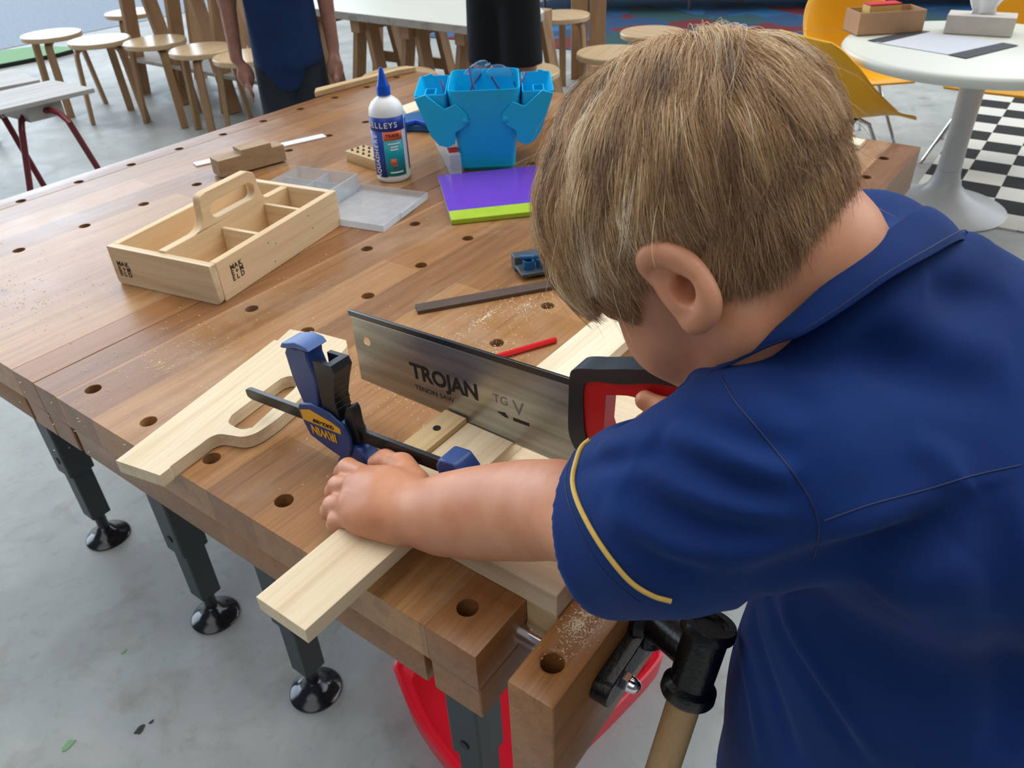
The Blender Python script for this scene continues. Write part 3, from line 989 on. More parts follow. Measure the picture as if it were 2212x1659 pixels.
def curved_text(body, size, ang0, z, mat, step, upright=True):
    """letters placed one by one round the bottle wall"""
    for i, ch in enumerate(body):
        if ch == ' ': continue
        if upright:
            a = va + math.radians(ang0 + i * step); zz = z
            xd = (-math.sin(a), math.cos(a), 0); yd = (0, 0, 1)
        else:
            a = va + math.radians(ang0); zz = z + i * step
            xd = (0, 0, 1); yd = (math.sin(a), -math.cos(a), 0)
        p = (bc[0] + 0.0343 * math.cos(a), bc[1] + 0.0343 * math.sin(a), bc[2] + zz)
        text('label_letter', ch, size, p, xd, yd, mat, bot, ext=0.0001, align='CENTER', bold=0.0002)


curved_text('SELLEYS', 0.0145, -72, 0.107, 'white_ink', 16)
curved_text('TRADE', 0.008, -8, 0.090, 'ink', 9)
curved_text('AQUADHERE', 0.0125, -44, 0.014, 'white_ink', 0.0096, upright=False)
for zz, wd in ((0.075, 40), (0.069, 26), (0.064, 26), (0.020, 44)):
    label_patch('label_line', 'label_white', 12 - wd / 2, 12 + wd / 2, zz, zz + 0.0028, 0.0341)
label_patch('label_picture', 'label_orange', -4, 14, 0.036, 0.048, 0.0341)
label_patch('label_picture', 'grey_metal', 0, 16, 0.030, 0.036, 0.0341)

# ------------------------------------------------------------------ caddy bucket with side pockets
cc = np.array([0.965, 0.745]); ca = math.atan2(0.639 - 0.722, 0.936 - 0.876)
cd = thing('caddy', 'bright blue plastic caddy bucket with pockets hooked on two sides', 'caddy', (0.962, 0.723, T), math.atan2(-0.083, 0.062))


def rrect(hx, hy, r, n=5):
    out = []
    for cx_, cy_, a0 in ((hx - r, hy - r, 0), (-hx + r, hy - r, 90), (-hx + r, -hy + r, 180), (hx - r, -hy + r, 270)):
        out += arc(cx_, cy_, r, a0, a0 + 90, n)
    return out


def bucket(levels, wall, floor_z):
    """levels: (z, hx, hy, r, ox, oy); returns open container"""
    mm = MB()
    rings = [[(x + ox, y + oy, z) for x, y in rrect(hx, hy, r)] for z, hx, hy, r, ox, oy in levels]
    inn = [[(x + ox, y + oy, max(z, floor_z)) for x, y in rrect(hx - wall, hy - wall, max(r - wall, 0.001))] for z, hx, hy, r, ox, oy in reversed(levels)]
    mm.loft(rings + inn, True)
    return mm


bucket([(0.0, 0.050, 0.060, 0.014, 0, 0), (0.008, 0.055, 0.067, 0.014, 0, 0), (0.085, 0.062, 0.075, 0.016, 0, 0), (0.160, 0.069, 0.084, 0.018, 0, 0.002)], 0.002, 0.004).build('bucket', 'caddy_blue', cd, bev=0.0, local=True)
for sgn in (-1, 1):
    pk = bucket([(0.060, 0.010, 0.060, 0.008, sgn * 0.078, 0.0), (0.068, 0.016, 0.066, 0.012, sgn * 0.084, 0.0), (0.105, 0.024, 0.072, 0.008, sgn * 0.094, 0.0), (0.152, 0.030, 0.076, 0.006, sgn * 0.103, 0.004)], 0.0018, 0.064).build('side_pocket', 'caddy_blue', cd, local=True)
    tri = [(sgn * (u + .010), v) for u, v in ((0.024, 0.116), (0.044, 0.137), (0.066, 0.128), (0.100, 0.156), (0.121, 0.150), (0.108, 0.112), (0.096, 0.078), (0.082, 0.060), (0.066, 0.055), (0.050, 0.062), (0.048, 0.084), (0.030, 0.094), (0.021, 0.103))]
    for yy in (-0.0835, 0.0795):
        MB().prism([tri], lambda u, v, h: (u, h, v), yy, yy + 0.0035).build('pocket_bracket', 'caddy_blue', pk, local=True, bev=0.0008)
    MB().lathe([(0.0, 0.0), (0.0055, 0.0), (0.0055, 0.0015), (0.003, 0.0028), (0, 0.003)], (sgn * 0.039, -0.0835, 0.105), (0, -1, 0), 16).build('pivot_pin', 'caddy_blue', pk, local=True)
    MB().prism([rrect(0.011, 0.022, 0.003), list(reversed(rrect(0.009, 0.020, 0.002)))], lambda u, v, h: (u + sgn * 0.105, v - 0.02, h), 0.118, 0.146).build('pen_well', 'caddy_blue', pk, local=True)

Mc = WM[cd.name]


def glasses(loc, rz, tilt, roll, label):
    g = bpy.data.objects.new('safety_glasses', None); COL.objects.link(g)
    Mx = Mc @ Matrix.Translation(loc) @ Matrix.Rotation(rz, 4, 'Z') @ Matrix.Rotation(tilt, 4, 'X') @ Matrix.Rotation(roll, 4, 'Y')
    g.matrix_world = Mx; WM[g.name] = Mx
    tag(g, label, 'safety glasses', 'safety glasses piled in the caddy')
    for sx_ in (-1, 1):
        nn = 10
        grid = []
        for i in range(nn + 1):
            u = i / nn
            row = []
            for k in range(7):
                v_ = k / 6 * 2 - 1
                hh_ = 0.021 * (1 - abs(2 * u - 1) ** 3 * .5)
                x = sx_ * (0.006 + 0.054 * u)
                row.append((x, -0.018 * u * u, v_ * hh_))
            grid.append(row)
        mm = MB().loft(grid, cap=False, closed=False)
        o = mm.build('lens', 'clear_lens', g, local=True, smooth=60)
        md = o.modifiers.new('s', 'SOLIDIFY'); md.thickness = 0.0016
        edge = [grid[i][6] for i in range(nn + 1)] + [grid[nn][k] for k in range(5, -1, -1)] + [grid[i][0] for i in range(nn - 1, -1, -1)]
        MB().tube(edge, 0.0009, 6).build('lens_rim', 'clear_blue', g, local=True)
        MB().tube([(sx_ * 0.060, -0.018, 0.008), (sx_ * 0.064, -0.05, 0.008), (sx_ * 0.062, -0.09, 0.006), (sx_ * 0.058, -0.12, -0.008)], [0.003, 0.0025, 0.0022, 0.003], 8).build('temple', 'clamp_blue', g, local=True)
    MB().tube([(-0.008, 0.001, 0.006), (0, 0.004, 0.010), (0.008, 0.001, 0.006)], 0.002, 8).build('bridge', 'clear_blue', g, local=True)
    return g


glasses((0.005, 0.062, 0.166), 0.35, 0.75, 0.5, 'clear safety glasses sticking up highest out of the blue caddy')
glasses((0.004, -0.016, 0.062), 2.7, -1.0, 0.25, 'clear safety glasses with dark blue temples standing inside the blue caddy')
glasses((-0.014, -0.022, 0.048), 3.5, -1.15, -0.2, 'lowest clear safety glasses inside the blue caddy, under the other two')

# things behind and beside the caddy
q = thing('blue_clamp', 'blue hand clamp lying flat behind the glue bottle', 'clamp', (1.05, 0.99, T))
pA = atz(868, 284, T); pB = atz(932, 287, T); pC = atz(925, 250, T); pD = atz(872, 262, T)
MB().prism([[(p[0], p[1]) for p in (pA, pB, atz(960, 262, T), pC, pD)]], lambda u, v, h: (u, v, h), T + 0.0003, T + 0.016).build('clamp_body', 'jig_blue', q, bev=0.003)
MB().tube([atz(872, 268, T + .02), atz(900, 262, T + .022), atz(935, 272, T + .02)], 0.006, 10).build('clamp_handle', 'cap_blue', q)
pp = [atz(866, 240, T), atz(905, 226, T), atz(925, 240, T), atz(880, 256, T)]
q = MB().prism([[(p[0], p[1]) for p in pp]], lambda u, v, h: (u, v, h), T + 0.0003, T + 0.012).build('wood_offcut', 'pine_white', bev=0.0006)
tag(q, 'pale wood offcut lying behind the blue hand clamp', 'wood offcut')
mc = thing('clear_case', 'narrow clear plastic case leaning beside the blue caddy', 'plastic case', (0.93, 0.80, T))
a_, b_ = atz(960, 305, T), atz(1002, 384, T)
dv = (b_ - a_) / np.linalg.norm(b_ - a_); nv = np.array([dv[1], -dv[0], 0])
MB().obox((a_ + b_) / 2 + nv * 0.012 + np.array([0, 0, 0.022]), dv * 0.108, nv * 0.011, (0, 0, 0.0215)).build('case_body', 'clear_plastic', mc, bev=0.001)
MB().obox(a_ * 0.15 + b_ * 0.85 + nv * 0.012 + np.array([0, 0, 0.0455]), dv * 0.010, nv * 0.010, (0, 0, 0.002)).build('red_clip', 'card_red', mc)

# ------------------------------------------------------------------ notebook
nb0 = np.array([0.662, 0.574]); nb1 = np.array([0.761, 0.480])
nd = (nb1 - nb0) / np.linalg.norm(nb1 - nb0); nn_ = np.array([-nd[1], nd[0]])
note = thing('notebook', 'purple exercise book with a lime green spine strip', 'notebook', (nb0[0], nb0[1], T), math.atan2(nd[1], nd[0]))
MB().box(0.001, 0.209, 0.002, 0.222, 0.0004, 0.008).build('pages', 'paper_white', note, local=True)
MB().box(0.0, 0.21, 0.0, 0.225, 0.0082, 0.0092).build('cover', 'note_purple', note, bev=0.0003, local=True)
MB().box(0.0, 0.21, -0.0012, 0.040, 0.0003, 0.0100).build('spine_strip', 'note_green', note, bev=0.0015, local=True)

# ------------------------------------------------------------------ flat bar, jig, pencil
r0, r1 = np.array([0.396, 0.4145]), np.array([0.600, 0.2635])
rd = (r1 - r0) / np.linalg.norm(r1 - r0)
br_ = thing('flat_bar', 'dark brown flat bar lying behind the saw', 'straight edge', (r0[0], r0[1], T), math.atan2(rd[1], rd[0]))
MB().box(0.0, 0.30, 0.0, 0.0215, 0.0003, 0.006).build('bar', 'walnut_bar', br_, bev=0.0006, local=True)
jg = thing('drill_jig', 'small blue and grey drilling jig at the end of the dark bar', 'drilling jig', (0.60, 0.345, T), math.atan2(rd[1], rd[0]))
MB().box(-0.038, 0.040, -0.026, 0.010, 0.0065, 0.012).build('jig_base', 'jig_grey', jg, bev=0.001, local=True)
MB().box(-0.038, 0.040, 0.010, 0.030, 0.0003, 0.024).build('jig_fence', 'jig_grey', jg, bev=0.0015, local=True)
mm = MB()
for k in range(3):
    mm.lathe([(0.0, 0), (0.009, 0), (0.009, 0.013), (0.0055, 0.013), (0.0055, 0.004), (0, 0.004)], (-0.022 + k * 0.021, -0.008, 0.0121), n=18)
mm.build('drill_guides', 'jig_blue', jg, local=True)
MB().tube([(-0.03, 0.004, 0.026), (-0.015, -0.018, 0.034), (0.01, -0.02, 0.034), (0.028, 0.004, 0.026)], 0.0035, 10).build('jig_lever', 'jig_blue', jg, local=True)

p0, p1 = atz(1040, 781, T + .004), atz(1201, 734, T + .004)
pn = thing('pencil', 'red carpenter pencil lying between the saw and the pale board', 'pencil', tuple((p0 + p1) / 2))
pd = (p1 - p0); pl = np.linalg.norm(pd); pd /= pl
MB().lathe([(0.0, 0.0), (0.004, 0.0), (0.004, 0.14), (0.0, 0.14)], p1, -pd, 6).build('pencil_body', 'pencil_red', pn, smooth=0)
MB().lathe([(0.004, 0.14), (0.0013, 0.158), (0.0, 0.158)], p1, -pd, 10).build('pencil_tip', 'pine_white', pn)
sidev = np.cross(pd, [0, 0, 1]); sidev /= np.linalg.norm(sidev)
text('pencil_lettering', 'CARPENTER 1234567', 0.0042, p1 - pd * 0.096 + sidev * 0.0018 + np.array([0, 0, 0.0033]), pd, (-sidev[0], -sidev[1], 0.9), 'ink', pn, ext=0.00005) if False else None

# ------------------------------------------------------------------ blocks, rulers at the back of the bench
wr = thing('steel_ruler', 'white ruler lying under the wooden step block', 'ruler', tuple(atz(560, 325, T)))
a_, b_ = atz(421, 357, T), atz(701, 294, T)
dv = (b_ - a_); ln = np.linalg.norm(dv); dv /= ln; nv = np.array([-dv[1], dv[0], 0])
MB().obox((a_ + b_) / 2 + np.array([0, 0, 0.0015]), dv * ln / 2, nv * 0.013, (0, 0, 0.0012)).build('ruler_blade', 'label_white', wr, bev=0.0003)
sb = thing('step_block', 'stepped brown wooden block lying across the white ruler', 'wood block', tuple(atz(545, 370, T)))
a_, b_ = atz(480, 388, T), atz(612, 352, T)
dv = (b_ - a_); ln = np.linalg.norm(dv); dv /= ln; nv = np.array([-dv[1], dv[0], 0])
base = [(0, 0.0), (0.145, 0.0), (0.145, 0.034), (0.118, 0.034), (0.118, 0.044), (0.052, 0.044), (0.052, 0.034), (0.0, 0.034)]
MB().prism([base], lambda u, v, h: tuple(a_ + dv * (u) + nv * h + np.array([0, 0, 0.0032 + v])), 0.0, 0.042).build('block', 'block_wood', sb, bev=0.0012)
pbk = thing('drill_bit_block', 'small pale wood block with drilled rows beside the glue bottle', 'wood block', (0.80, 0.93, T), math.atan2(0.891 - 0.99, 0.778 - 0.791))
a0_ = atz(731, 350, T)
pb_l = MB().box(-0.05, 0.05, -0.002, 0.048, 0.0003, 0.022).build('block', 'pine_tan', pbk, bev=0.001, local=True)
cut = MB()
for i in range(5):
    for k in range(3):
        cut.lathe([(0.0036, 0), (0.0036, 0.03)], tuple(WM[pbk.name] @ Vector((-0.038 + i * 0.019, 0.008 + k * 0.015, 0.008))), n=12)
bool_cut(pb_l, [cut])
mm = MB()
for i in range(5):
    for k in range(3):
        mm.lathe([(0.0, 0), (0.0024, 0), (0.0024, 0.017), (0, 0.017)], (-0.038 + i * 0.019, 0.008 + k * 0.015, 0.0085), n=10)
mm.build('metal_punches', 'dark_steel', pbk, local=True)
# pale stick on the far edge of the benches, small leftovers near the right end
sk = [atz(662, 208, T), atz(872, 172, T), atz(905, 150, T)]
q = MB().prism([[(1.12, 1.424), (1.40, 1.388), (1.455, 1.365), (1.455, 1.400), (1.15, 1.452)]], lambda u, v, h: (u, v, h), T + 0.0004, T + 0.014).build('wood_strip', 'pine_tan', bev=0.001)
tag(q, 'long pale wood strip along the far corner of the benches', 'wood strip')
q = MB().box(1.385, 1.43, 0.10, 0.16, T + 0.0004, T + 0.010).build('wood_offcut', 'pine_white', bev=0.0008)
tag(q, 'pale wood offcut near the right corner of the bench beside the fair hair', 'wood offcut')
q = MB().lathe([(0.013, 0.0), (0.018, 0.001), (0.018, 0.012), (0.013, 0.013), (0.013, 0.0)], (1.475 - 0.03, 0.145, T + 0.0004), n=24).build('wood_ring', 'pine_tan')
tag(q, 'small wooden ring near the right corner of the bench', 'wood ring')

# sawdust: fine crumbs on the bench and vise
def crumbs(name, label, spots, n, smin, smax):
    mm = MB()
    for _ in range(n):
        x, y, rx, ry, z = spots[random.randrange(len(spots))]
        a = random.random() * 6.28; r = abs(random.gauss(0, 0.55))
        px_, py_ = x + rx * r * math.cos(a), y + ry * r * math.sin(a)
        s = random.uniform(smin, smax)
        th = random.random() * 3.14; ll = s * random.uniform(1, 3.5)
        mm.obox((px_, py_, z + s * .45), (ll * math.cos(th), ll * math.sin(th), 0), (-s * .6 * math.sin(th), s * .6 * math.cos(th), 0), (0, 0, s * .4))
    o = mm.build(name, 'sawdust', smooth=0)
    return tag(o, label, 'sawdust', kind='stuff')


crumbs('sawdust', 'pale sawdust crumbs scattered over the bench tops', [(0.12, 0.62, .22, .12, T), (0.1, 0.95, .2, .25, T), (0.5, 0.30, .12, .06, T), (0.44, 0.33, .1, .012, T), (0.35, 0.26, .1, .06, T), (0.25, 0.3, .2, .2, T), (0.6, 0.9, .5, .4, T)], 2200, 0.0002, 0.00055)
crumbs('sawdust', 'small heap of pale sawdust on top of the vise jaw', [(0.075, -0.052, .028, .016, T), (0.10, -0.055, .03, .016, T)], 700, 0.0002, 0.0006)

# ------------------------------------------------------------------ implicit surfaces for bodies and cloth
class Field:
    def __init__(s, xs, ys, zs, far=0.06):
        s.x, s.y, s.z = (np.asarray(a, np.float32) for a in (xs, ys, zs))
        s.far = far
        s.f = np.full((len(s.x), len(s.y), len(s.z)), far, np.float32)

    def sub(s, lo, hi):
        sl = []
        for a, l, h in zip((s.x, s.y, s.z), lo, hi):
            i0 = max(int(np.searchsorted(a, l)) - 1, 0); i1 = min(int(np.searchsorted(a, h)) + 1, len(a))
            sl.append(slice(i0, i1))
        if any(q.stop - q.start < 1 for q in sl): return None, None
        X = s.x[sl[0]][:, None, None]; Y = s.y[sl[1]][None, :, None]; Z = s.z[sl[2]][None, None, :]
        return tuple(sl), (X, Y, Z)

    def _put(s, sl, d, k, mode):
        a = s.f[sl]
        if mode == 'add':
            if k > 0:
                h = np.maximum(k - np.abs(a - d), 0) / k
                s.f[sl] = np.minimum(a, d) - h * h * k * 0.25
            else:
                s.f[sl] = np.minimum(a, d)
        else:
            if k > 0:
                h = np.maximum(k - np.abs(a + d), 0) / k
                s.f[sl] = np.maximum(a, -d) + h * h * k * 0.25
            else:
                s.f[sl] = np.maximum(a, -d)

    def cone(s, a, b, ra, rb, k=0.01, mode='add', flat=None):
        """capsule from a to b with end radii; flat=(axis, factor) squeezes it along an axis"""
        a = np.array(a, float); b = np.array(b, float)
        m = max(ra, rb) * (1 if flat is None else max(1, 1 / flat[1])) + s.far
        sl, G = s.sub(np.minimum(a, b) - m, np.maximum(a, b) + m)
        if sl is None: return s
        d = b - a; L2 = float(d @ d) + 1e-12
        px, py, pz = (G[i] - a[i] for i in range(3))
        t = np.clip((px * d[0] + py * d[1] + pz * d[2]) / L2, 0, 1).astype(np.float32)
        qx, qy, qz = px - t * d[0], py - t * d[1], pz - t * d[2]
        if flat is not None:
            n = np.array(flat[0], float); n /= np.linalg.norm(n); g = 1 / flat[1] - 1
            c = qx * n[0] + qy * n[1] + qz * n[2]
            dist = np.sqrt(np.maximum(qx * qx + qy * qy + qz * qz + c * c * ((1 + g) ** 2 - 1), 0))
        else:
            dist = np.sqrt(qx * qx + qy * qy + qz * qz)
        s._put(sl, (dist - (ra + (rb - ra) * t)).astype(np.float32), k, mode)
        return s

    def chain(s, pts, rad, k=0.008, mode='add', flat=None):
        for i in range(len(pts) - 1):
            s.cone(pts[i], pts[i + 1], rad[i], rad[i + 1], k, mode, flat)
        return s

    def ell(s, c, axes, r, k=0.01, mode='add'):
        c = np.array(c, float); A = np.array(axes, float); r = np.array(r, float)
        m = np.sqrt(((A * r[:, None]) ** 2).sum(0)) + s.far * (1.0)
        sl, G = s.sub(c - m, c + m)
        if sl is None: return s
        p = [G[i] - c[i] for i in range(3)]
        q2 = 0; q4 = 0
        for j in range(3):
            u = p[0] * A[j][0] + p[1] * A[j][1] + p[2] * A[j][2]
            q2 = q2 + (u / r[j]) ** 2
            q4 = q4 + (u / (r[j] ** 2)) ** 2
        k0 = np.sqrt(q2); k1 = np.sqrt(q4) + 1e-9
        s._put(sl, (k0 * (k0 - 1) / k1).astype(np.float32), k, mode)
        return s

    def wave(s, pts, amp, w):
        """raise (amp>0) or groove (amp<0) the surface along a polyline"""
        pts = np.array(pts, float)
        sl, G = s.sub(pts.min(0) - 3 * w, pts.max(0) + 3 * w)
        if sl is None: return s
        best = None
        ns = len(pts) - 1
        for i in range(ns):
            a = pts[i]; d = pts[i + 1] - a; L2 = float(d @ d) + 1e-12
            px, py, pz = (G[j] - a[j] for j in range(3))
            t = np.clip((px * d[0] + py * d[1] + pz * d[2]) / L2, 0, 1)
            q2 = (px - t * d[0]) ** 2 + (py - t * d[1]) ** 2 + (pz - t * d[2]) ** 2
            u = (i + t) / ns
            if best is None: best, par = q2, u + q2 * 0
            else:
                m = q2 < best
                best = np.where(m, q2, best); par = np.where(m, u, par)
        s.f[sl] -= (amp * np.exp(-best / (w * w)) * np.maximum(np.sin(np.pi * np.clip(par, 0, 1)), 0) ** 0.7).astype(np.float32)
        return s

    def plane_cut(s, p, n, k=0.0):
        """remove everything on the side n points to"""
        n = np.array(n, float); n /= np.linalg.norm(n)
        d = ((s.x - p[0])[:, None, None] * n[0] + (s.y - p[1])[None, :, None] * n[1] + (s.z - p[2])[None, None, :] * n[2]).astype(np.float32)
        s.f = np.maximum(s.f, d)
        return s

    def mesh(s):
        F = s.f
        S = F < 0
        c = np.zeros(tuple(n - 1 for n in F.shape), np.uint8)
        offs = [(i, j, k) for i in (0, 1) for j in (0, 1) for k in (0, 1)]
        nx, ny, nz = F.shape
        for i, j, k in offs:
            c += S[i:nx - 1 + i, j:ny - 1 + j, k:nz - 1 + k]
        idx = np.argwhere((c > 0) & (c < 8))
        acc = np.zeros((len(idx), 3)); cnt = np.zeros(len(idx))
        vals = {o: F[idx[:, 0] + o[0], idx[:, 1] + o[1], idx[:, 2] + o[2]] for o in offs}
        for a in offs:
            for ax_ in range(3):
                if a[ax_]: continue
                b = list(a); b[ax_] = 1; b = tuple(b)
                fa, fb = vals[a], vals[b]
                m = (fa < 0) != (fb < 0)
                t = fa[m] / (fa[m] - fb[m])
                P = np.array(a, float)[None, :].repeat(m.sum(), 0)
                P[:, ax_] += t
                acc[m] += P; cnt[m] += 1
        acc /= cnt[:, None]
        g = idx + acc
        out = np.empty_like(g)
        for q, arr in enumerate((s.x, s.y, s.z)):
            out[:, q] = np.interp(g[:, q], np.arange(len(arr)), arr)
        vid = np.full(c.shape, -1, np.int32)
        vid[idx[:, 0], idx[:, 1], idx[:, 2]] = np.arange(len(idx))
        faces = []
        for ax_ in range(3):
            u, v = [q for q in range(3) if q != ax_]
            sl0 = [slice(None)] * 3; sl1 = [slice(None)] * 3
            sl0[ax_] = slice(0, -1); sl1[ax_] = slice(1, None)
            A = S[tuple(sl0)]; B = S[tuple(sl1)]
            e = np.argwhere(A != B)
            ok = (e[:, u] > 0) & (e[:, v] > 0) & (e[:, u] < F.shape[u] - 1) & (e[:, v] < F.shape[v] - 1)
            e = e[ok]
            inside = A[e[:, 0], e[:, 1], e[:, 2]]
            q = []
            for du, dv in ((-1, -1), (0, -1), (0, 0), (-1, 0)):
                ee = e.copy(); ee[:, u] += du; ee[:, v] += dv
                q.append(vid[ee[:, 0], ee[:, 1], ee[:, 2]])
            q = np.stack(q, 1)
            flip = inside if ax_ != 1 else ~inside
            q[~flip] = q[~flip][:, ::-1]
            faces.append(q)
        faces = np.concatenate(faces)
        return out, faces

    def build(s, name, mat, parent=None, smooth_it=2, sharp=False):
        v, f = s.mesh()
        if smooth_it:
            e = np.concatenate([f[:, [0, 1]], f[:, [1, 2]], f[:, [2, 3]], f[:, [3, 0]]])
            for it in range(smooth_it * 2):
                lam = 0.5 if it % 2 == 0 else -0.48
                acc = np.zeros_like(v); cnt = np.zeros(len(v))
                for d in range(3):
                    acc[:, d] = np.bincount(e[:, 0], v[e[:, 1], d], len(v)) + np.bincount(e[:, 1], v[e[:, 0], d], len(v))
                cnt = np.bincount(e[:, 0], minlength=len(v)) + np.bincount(e[:, 1], minlength=len(v))
                v = v + lam * (acc / np.maximum(cnt, 1)[:, None] - v)
        if parent is not None:
            W = np.array(WM[parent.name].inverted()); v = v @ W[:3, :3].T + W[:3, 3]
        me = bpy.data.meshes.new(name)
        me.vertices.add(len(v)); me.vertices.foreach_set('co', v.astype(np.float32).ravel())
        me.loops.add(len(f) * 4); me.loops.foreach_set('vertex_index', f.astype(np.int32).ravel())
        me.polygons.add(len(f)); me.polygons.foreach_set('loop_start', np.arange(0, len(f) * 4, 4, dtype=np.int32))
        me.polygons.foreach_set('use_smooth', np.ones(len(f), bool))
        me.update(calc_edges=True); me.validate()
        me.materials.append(MATS[mat])
        o = bpy.data.objects.new(name, me); COL.objects.link(o)
        if parent is not None:
            o.parent = parent
            WM[o.name] = WM[parent.name]
        else:
            WM[o.name] = Matrix.Identity(4)
        return o


# ------------------------------------------------------------------ background floor coverings
q = MB().box(-3, 14, 7.25, 16, 0.0005, 0.004)
m_, n_, b__ = new_mat('asphalt')
v_ = coords(n_)
n_.links.new(ramp(n_, [(0.3, srgb(116, 130, 148)), (0.7, srgb(142, 156, 172))], noise(n_, 30, v_, 6, 0.7)), b__.inputs['Base Color'])
b__.inputs['Roughness'].default_value = 0.7
q = q.build('floor_outside', 'asphalt', smooth=0)
tag(q, 'pale blue grey paving outside the open door', kind='structure')
mt = thing('play_mat', 'green mat with a dark edge lying on the floor by the open door', 'mat', (2.4, 6.8, 0))
mp_ = [(1.4, 6.60), (2.413, 6.517), (2.85, 6.47), (2.99, 6.50), (3.02, 6.62), (2.93, 6.90), (2.66, 7.04), (1.4, 7.25)]
MB().prism([mp_], lambda u, v, h: (u, v, h), 0.0045, 0.030).build('mat_edge', 'mat_edge', mt)
MB().prism([mp_], lambda u, v, h: (u, v, h), 0.0305, 0.034).build('mat_top', 'mat_green', mt)
rug = MB().box(0, 2.235, -1.788, 0.0, 0, 0.006).build('checker_rug', 'checker_rug', smooth=0)
rug.matrix_world = Matrix.Translation((3.000, 0.258, 0.0005)) @ Matrix.Rotation(math.radians(0.8), 4, 'Z')
tag(rug, 'black and white checked rug under the white round table', 'rug')
cp_ = MB().prism([[(4.70, 4.3), (4.86, 2.7), (5.6, 0.9), (9.5, -1.0), (9.5, 4.3)]], lambda u, v, h: (u, v, h), 0.0005, 0.007).build('patterned_carpet', 'carpet_pattern', smooth=0)
tag(cp_, 'blue, red and green geometric carpet behind the wooden stools', 'carpet')
cou = thing('couch', 'long low black couch at the far edge of the patterned carpet', 'couch', (7.2, 1.8, 0), math.radians(-62))
MB().box(-2.6, 2.6, -0.1, 0.7, 0.20, 0.42).build('seat_cushion', 'couch_dark', cou, bev=0.04, local=True)
MB().box(-2.6, 2.6, 0.55, 0.75, 0.20, 0.85).build('backrest', 'couch_dark', cou, bev=0.04, local=True)
MB().box(-2.6, 2.6, -0.1, -0.07, 0.16, 0.20).build('frame_rail', 'grey_metal', cou, local=True)
for lx in (-2.5, -1.25, 0, 1.25, 2.5):
    MB().tube([(lx, -0.08, 0.008), (lx, -0.08, 0.17)], 0.014, 10).build('leg', 'grey_metal', cou, local=True)


# ------------------------------------------------------------------ round wooden stools
def make_stool():
    r = thing('round_stool', 'stool', 'stool', (0, 0, 0))
    MB().lathe([(0.0, 0.414), (0.163, 0.414), (0.166, 0.418), (0.166, 0.436), (0.163, 0.44), (0.0, 0.44)], n=40).build('seat', 'stool_wood', r)
    for k in range(3):
        a = math.radians(90 + 120 * k)
        c, s_ = math.cos(a), math.sin(a)
        prof = [(0.05, 0.405), (0.095, 0.405), (0.118, 0.402), (0.134, 0.392), (0.142, 0.374), (0.146, 0.34), (0.176, 0.001)]
        MB().bar([(c * x, s_ * x, z) for x, z in prof], 0.020, [0.006, 0.0085, 0.010, 0.011, 0.011, 0.011, 0.0105], (-s_, c, 0)).build('leg', 'stool_leg_wood', r, bev=0.002)
    return r


stool0 = make_stool()
stools = [((110, 72), 'pale round stool at the far left, its top shining white', 20),
          ((214, 84), 'second pale round stool from the left in the row by the open door', 75),
          ((334, 87), 'middle stool of the row by the open door, its top in shade', 40),
          ((435, 104), 'fourth round stool in the row, beside the blue shirted child\'s arm', 10),
          ((532, 119), 'round stool behind the arm of the child in the blue shirt', 50),
          ((283, 25), 'pale round stool standing far behind the row of stools', 0),
          ((1212, 31), 'round wooden stool standing right of the person in black shorts', 60),
          ((1128, 152), 'round wooden stool behind the legs of the person in black shorts', 25),
          ((1322, 112), 'round orange-brown stool just above the fair hair', 10),
          ((1410, 68), 'round stool on the patterned carpet edge behind the fair-haired head', 80),
          ((862, 162), 'round wooden stool tucked behind the far corner of the benches', 15)]
for i, ((px, py), lab, rz) in enumerate(stools):
    o = stool0 if i == 0 else copy_tree(stool0)
    p = atz(px, py, 0.44)
    o.location = (p[0], p[1], 0); o.rotation_euler = (0, 0, math.radians(rz))
    tag(o, lab, 'stool', 'round wooden stools')


# ------------------------------------------------------------------ trestle tables
def trestle(name, label, cx_, cy_, rz, h, spread, gap, cat='trestle', group='wooden trestles'):
    r = thing(name, label, cat, (cx_, cy_, 0), rz, group)
    for sx_ in (-1, 1):
        for sy_ in (-1, 1):
            MB().bar([(sx_ * gap, sy_ * spread, 0.0), (sx_ * gap * .9, sy_ * 0.03, h)], 0.034, 0.016, (1, 0, 0)).build('leg', 'trestle_wood', r, bev=0.002, local=True)
        MB().bar([(sx_ * gap * .95, -spread * .55, h * .45), (sx_ * gap * .95, spread * .55, h * .45)], 0.009, 0.028, (1, 0, 0)).build('brace', 'trestle_wood', r, local=True)
    MB().box(-gap - .05, gap + .05, -0.03, 0.03, h - 0.06, h).build('top_rail', 'trestle_wood', r, bev=0.002, local=True)
    return r


tt = thing('trestle_table_top', 'long white topped table behind the two standing people', 'table top', (2.9, 2.4, 0.58), math.radians(-1.5))
tto = [(-0.33, 1.0), (-0.33, -0.47), (-0.28, -0.50), (-0.06, -0.50), (0.10, -0.44), (0.26, -0.28), (0.38, -0.08), (0.42, 0.10), (0.42, 1.0)]
MB().prism([tto], lambda u, v, h: (u, v, h), 0.0, 0.032).build('top_board', 'ply_grey', tt, bev=0.002, local=True)
MB().prism([tto], lambda u, v, h: (u, v, h), 0.0325, 0.036).build('white_surface', 'table_white', tt, local=True)
for i, (y, lab) in enumerate(((2.14, 'wooden trestle under the white table, nearest its right end'), (2.49, 'middle wooden trestle under the white table'), (2.83, 'wooden trestle behind the pointed blue bottle cap, under the white table'), (3.18, 'wooden trestle nearest the left end of the white table'))):
    trestle('trestle', lab, 2.93, y, 0.04 * (i - 2), 0.579, 0.14, 0.27)
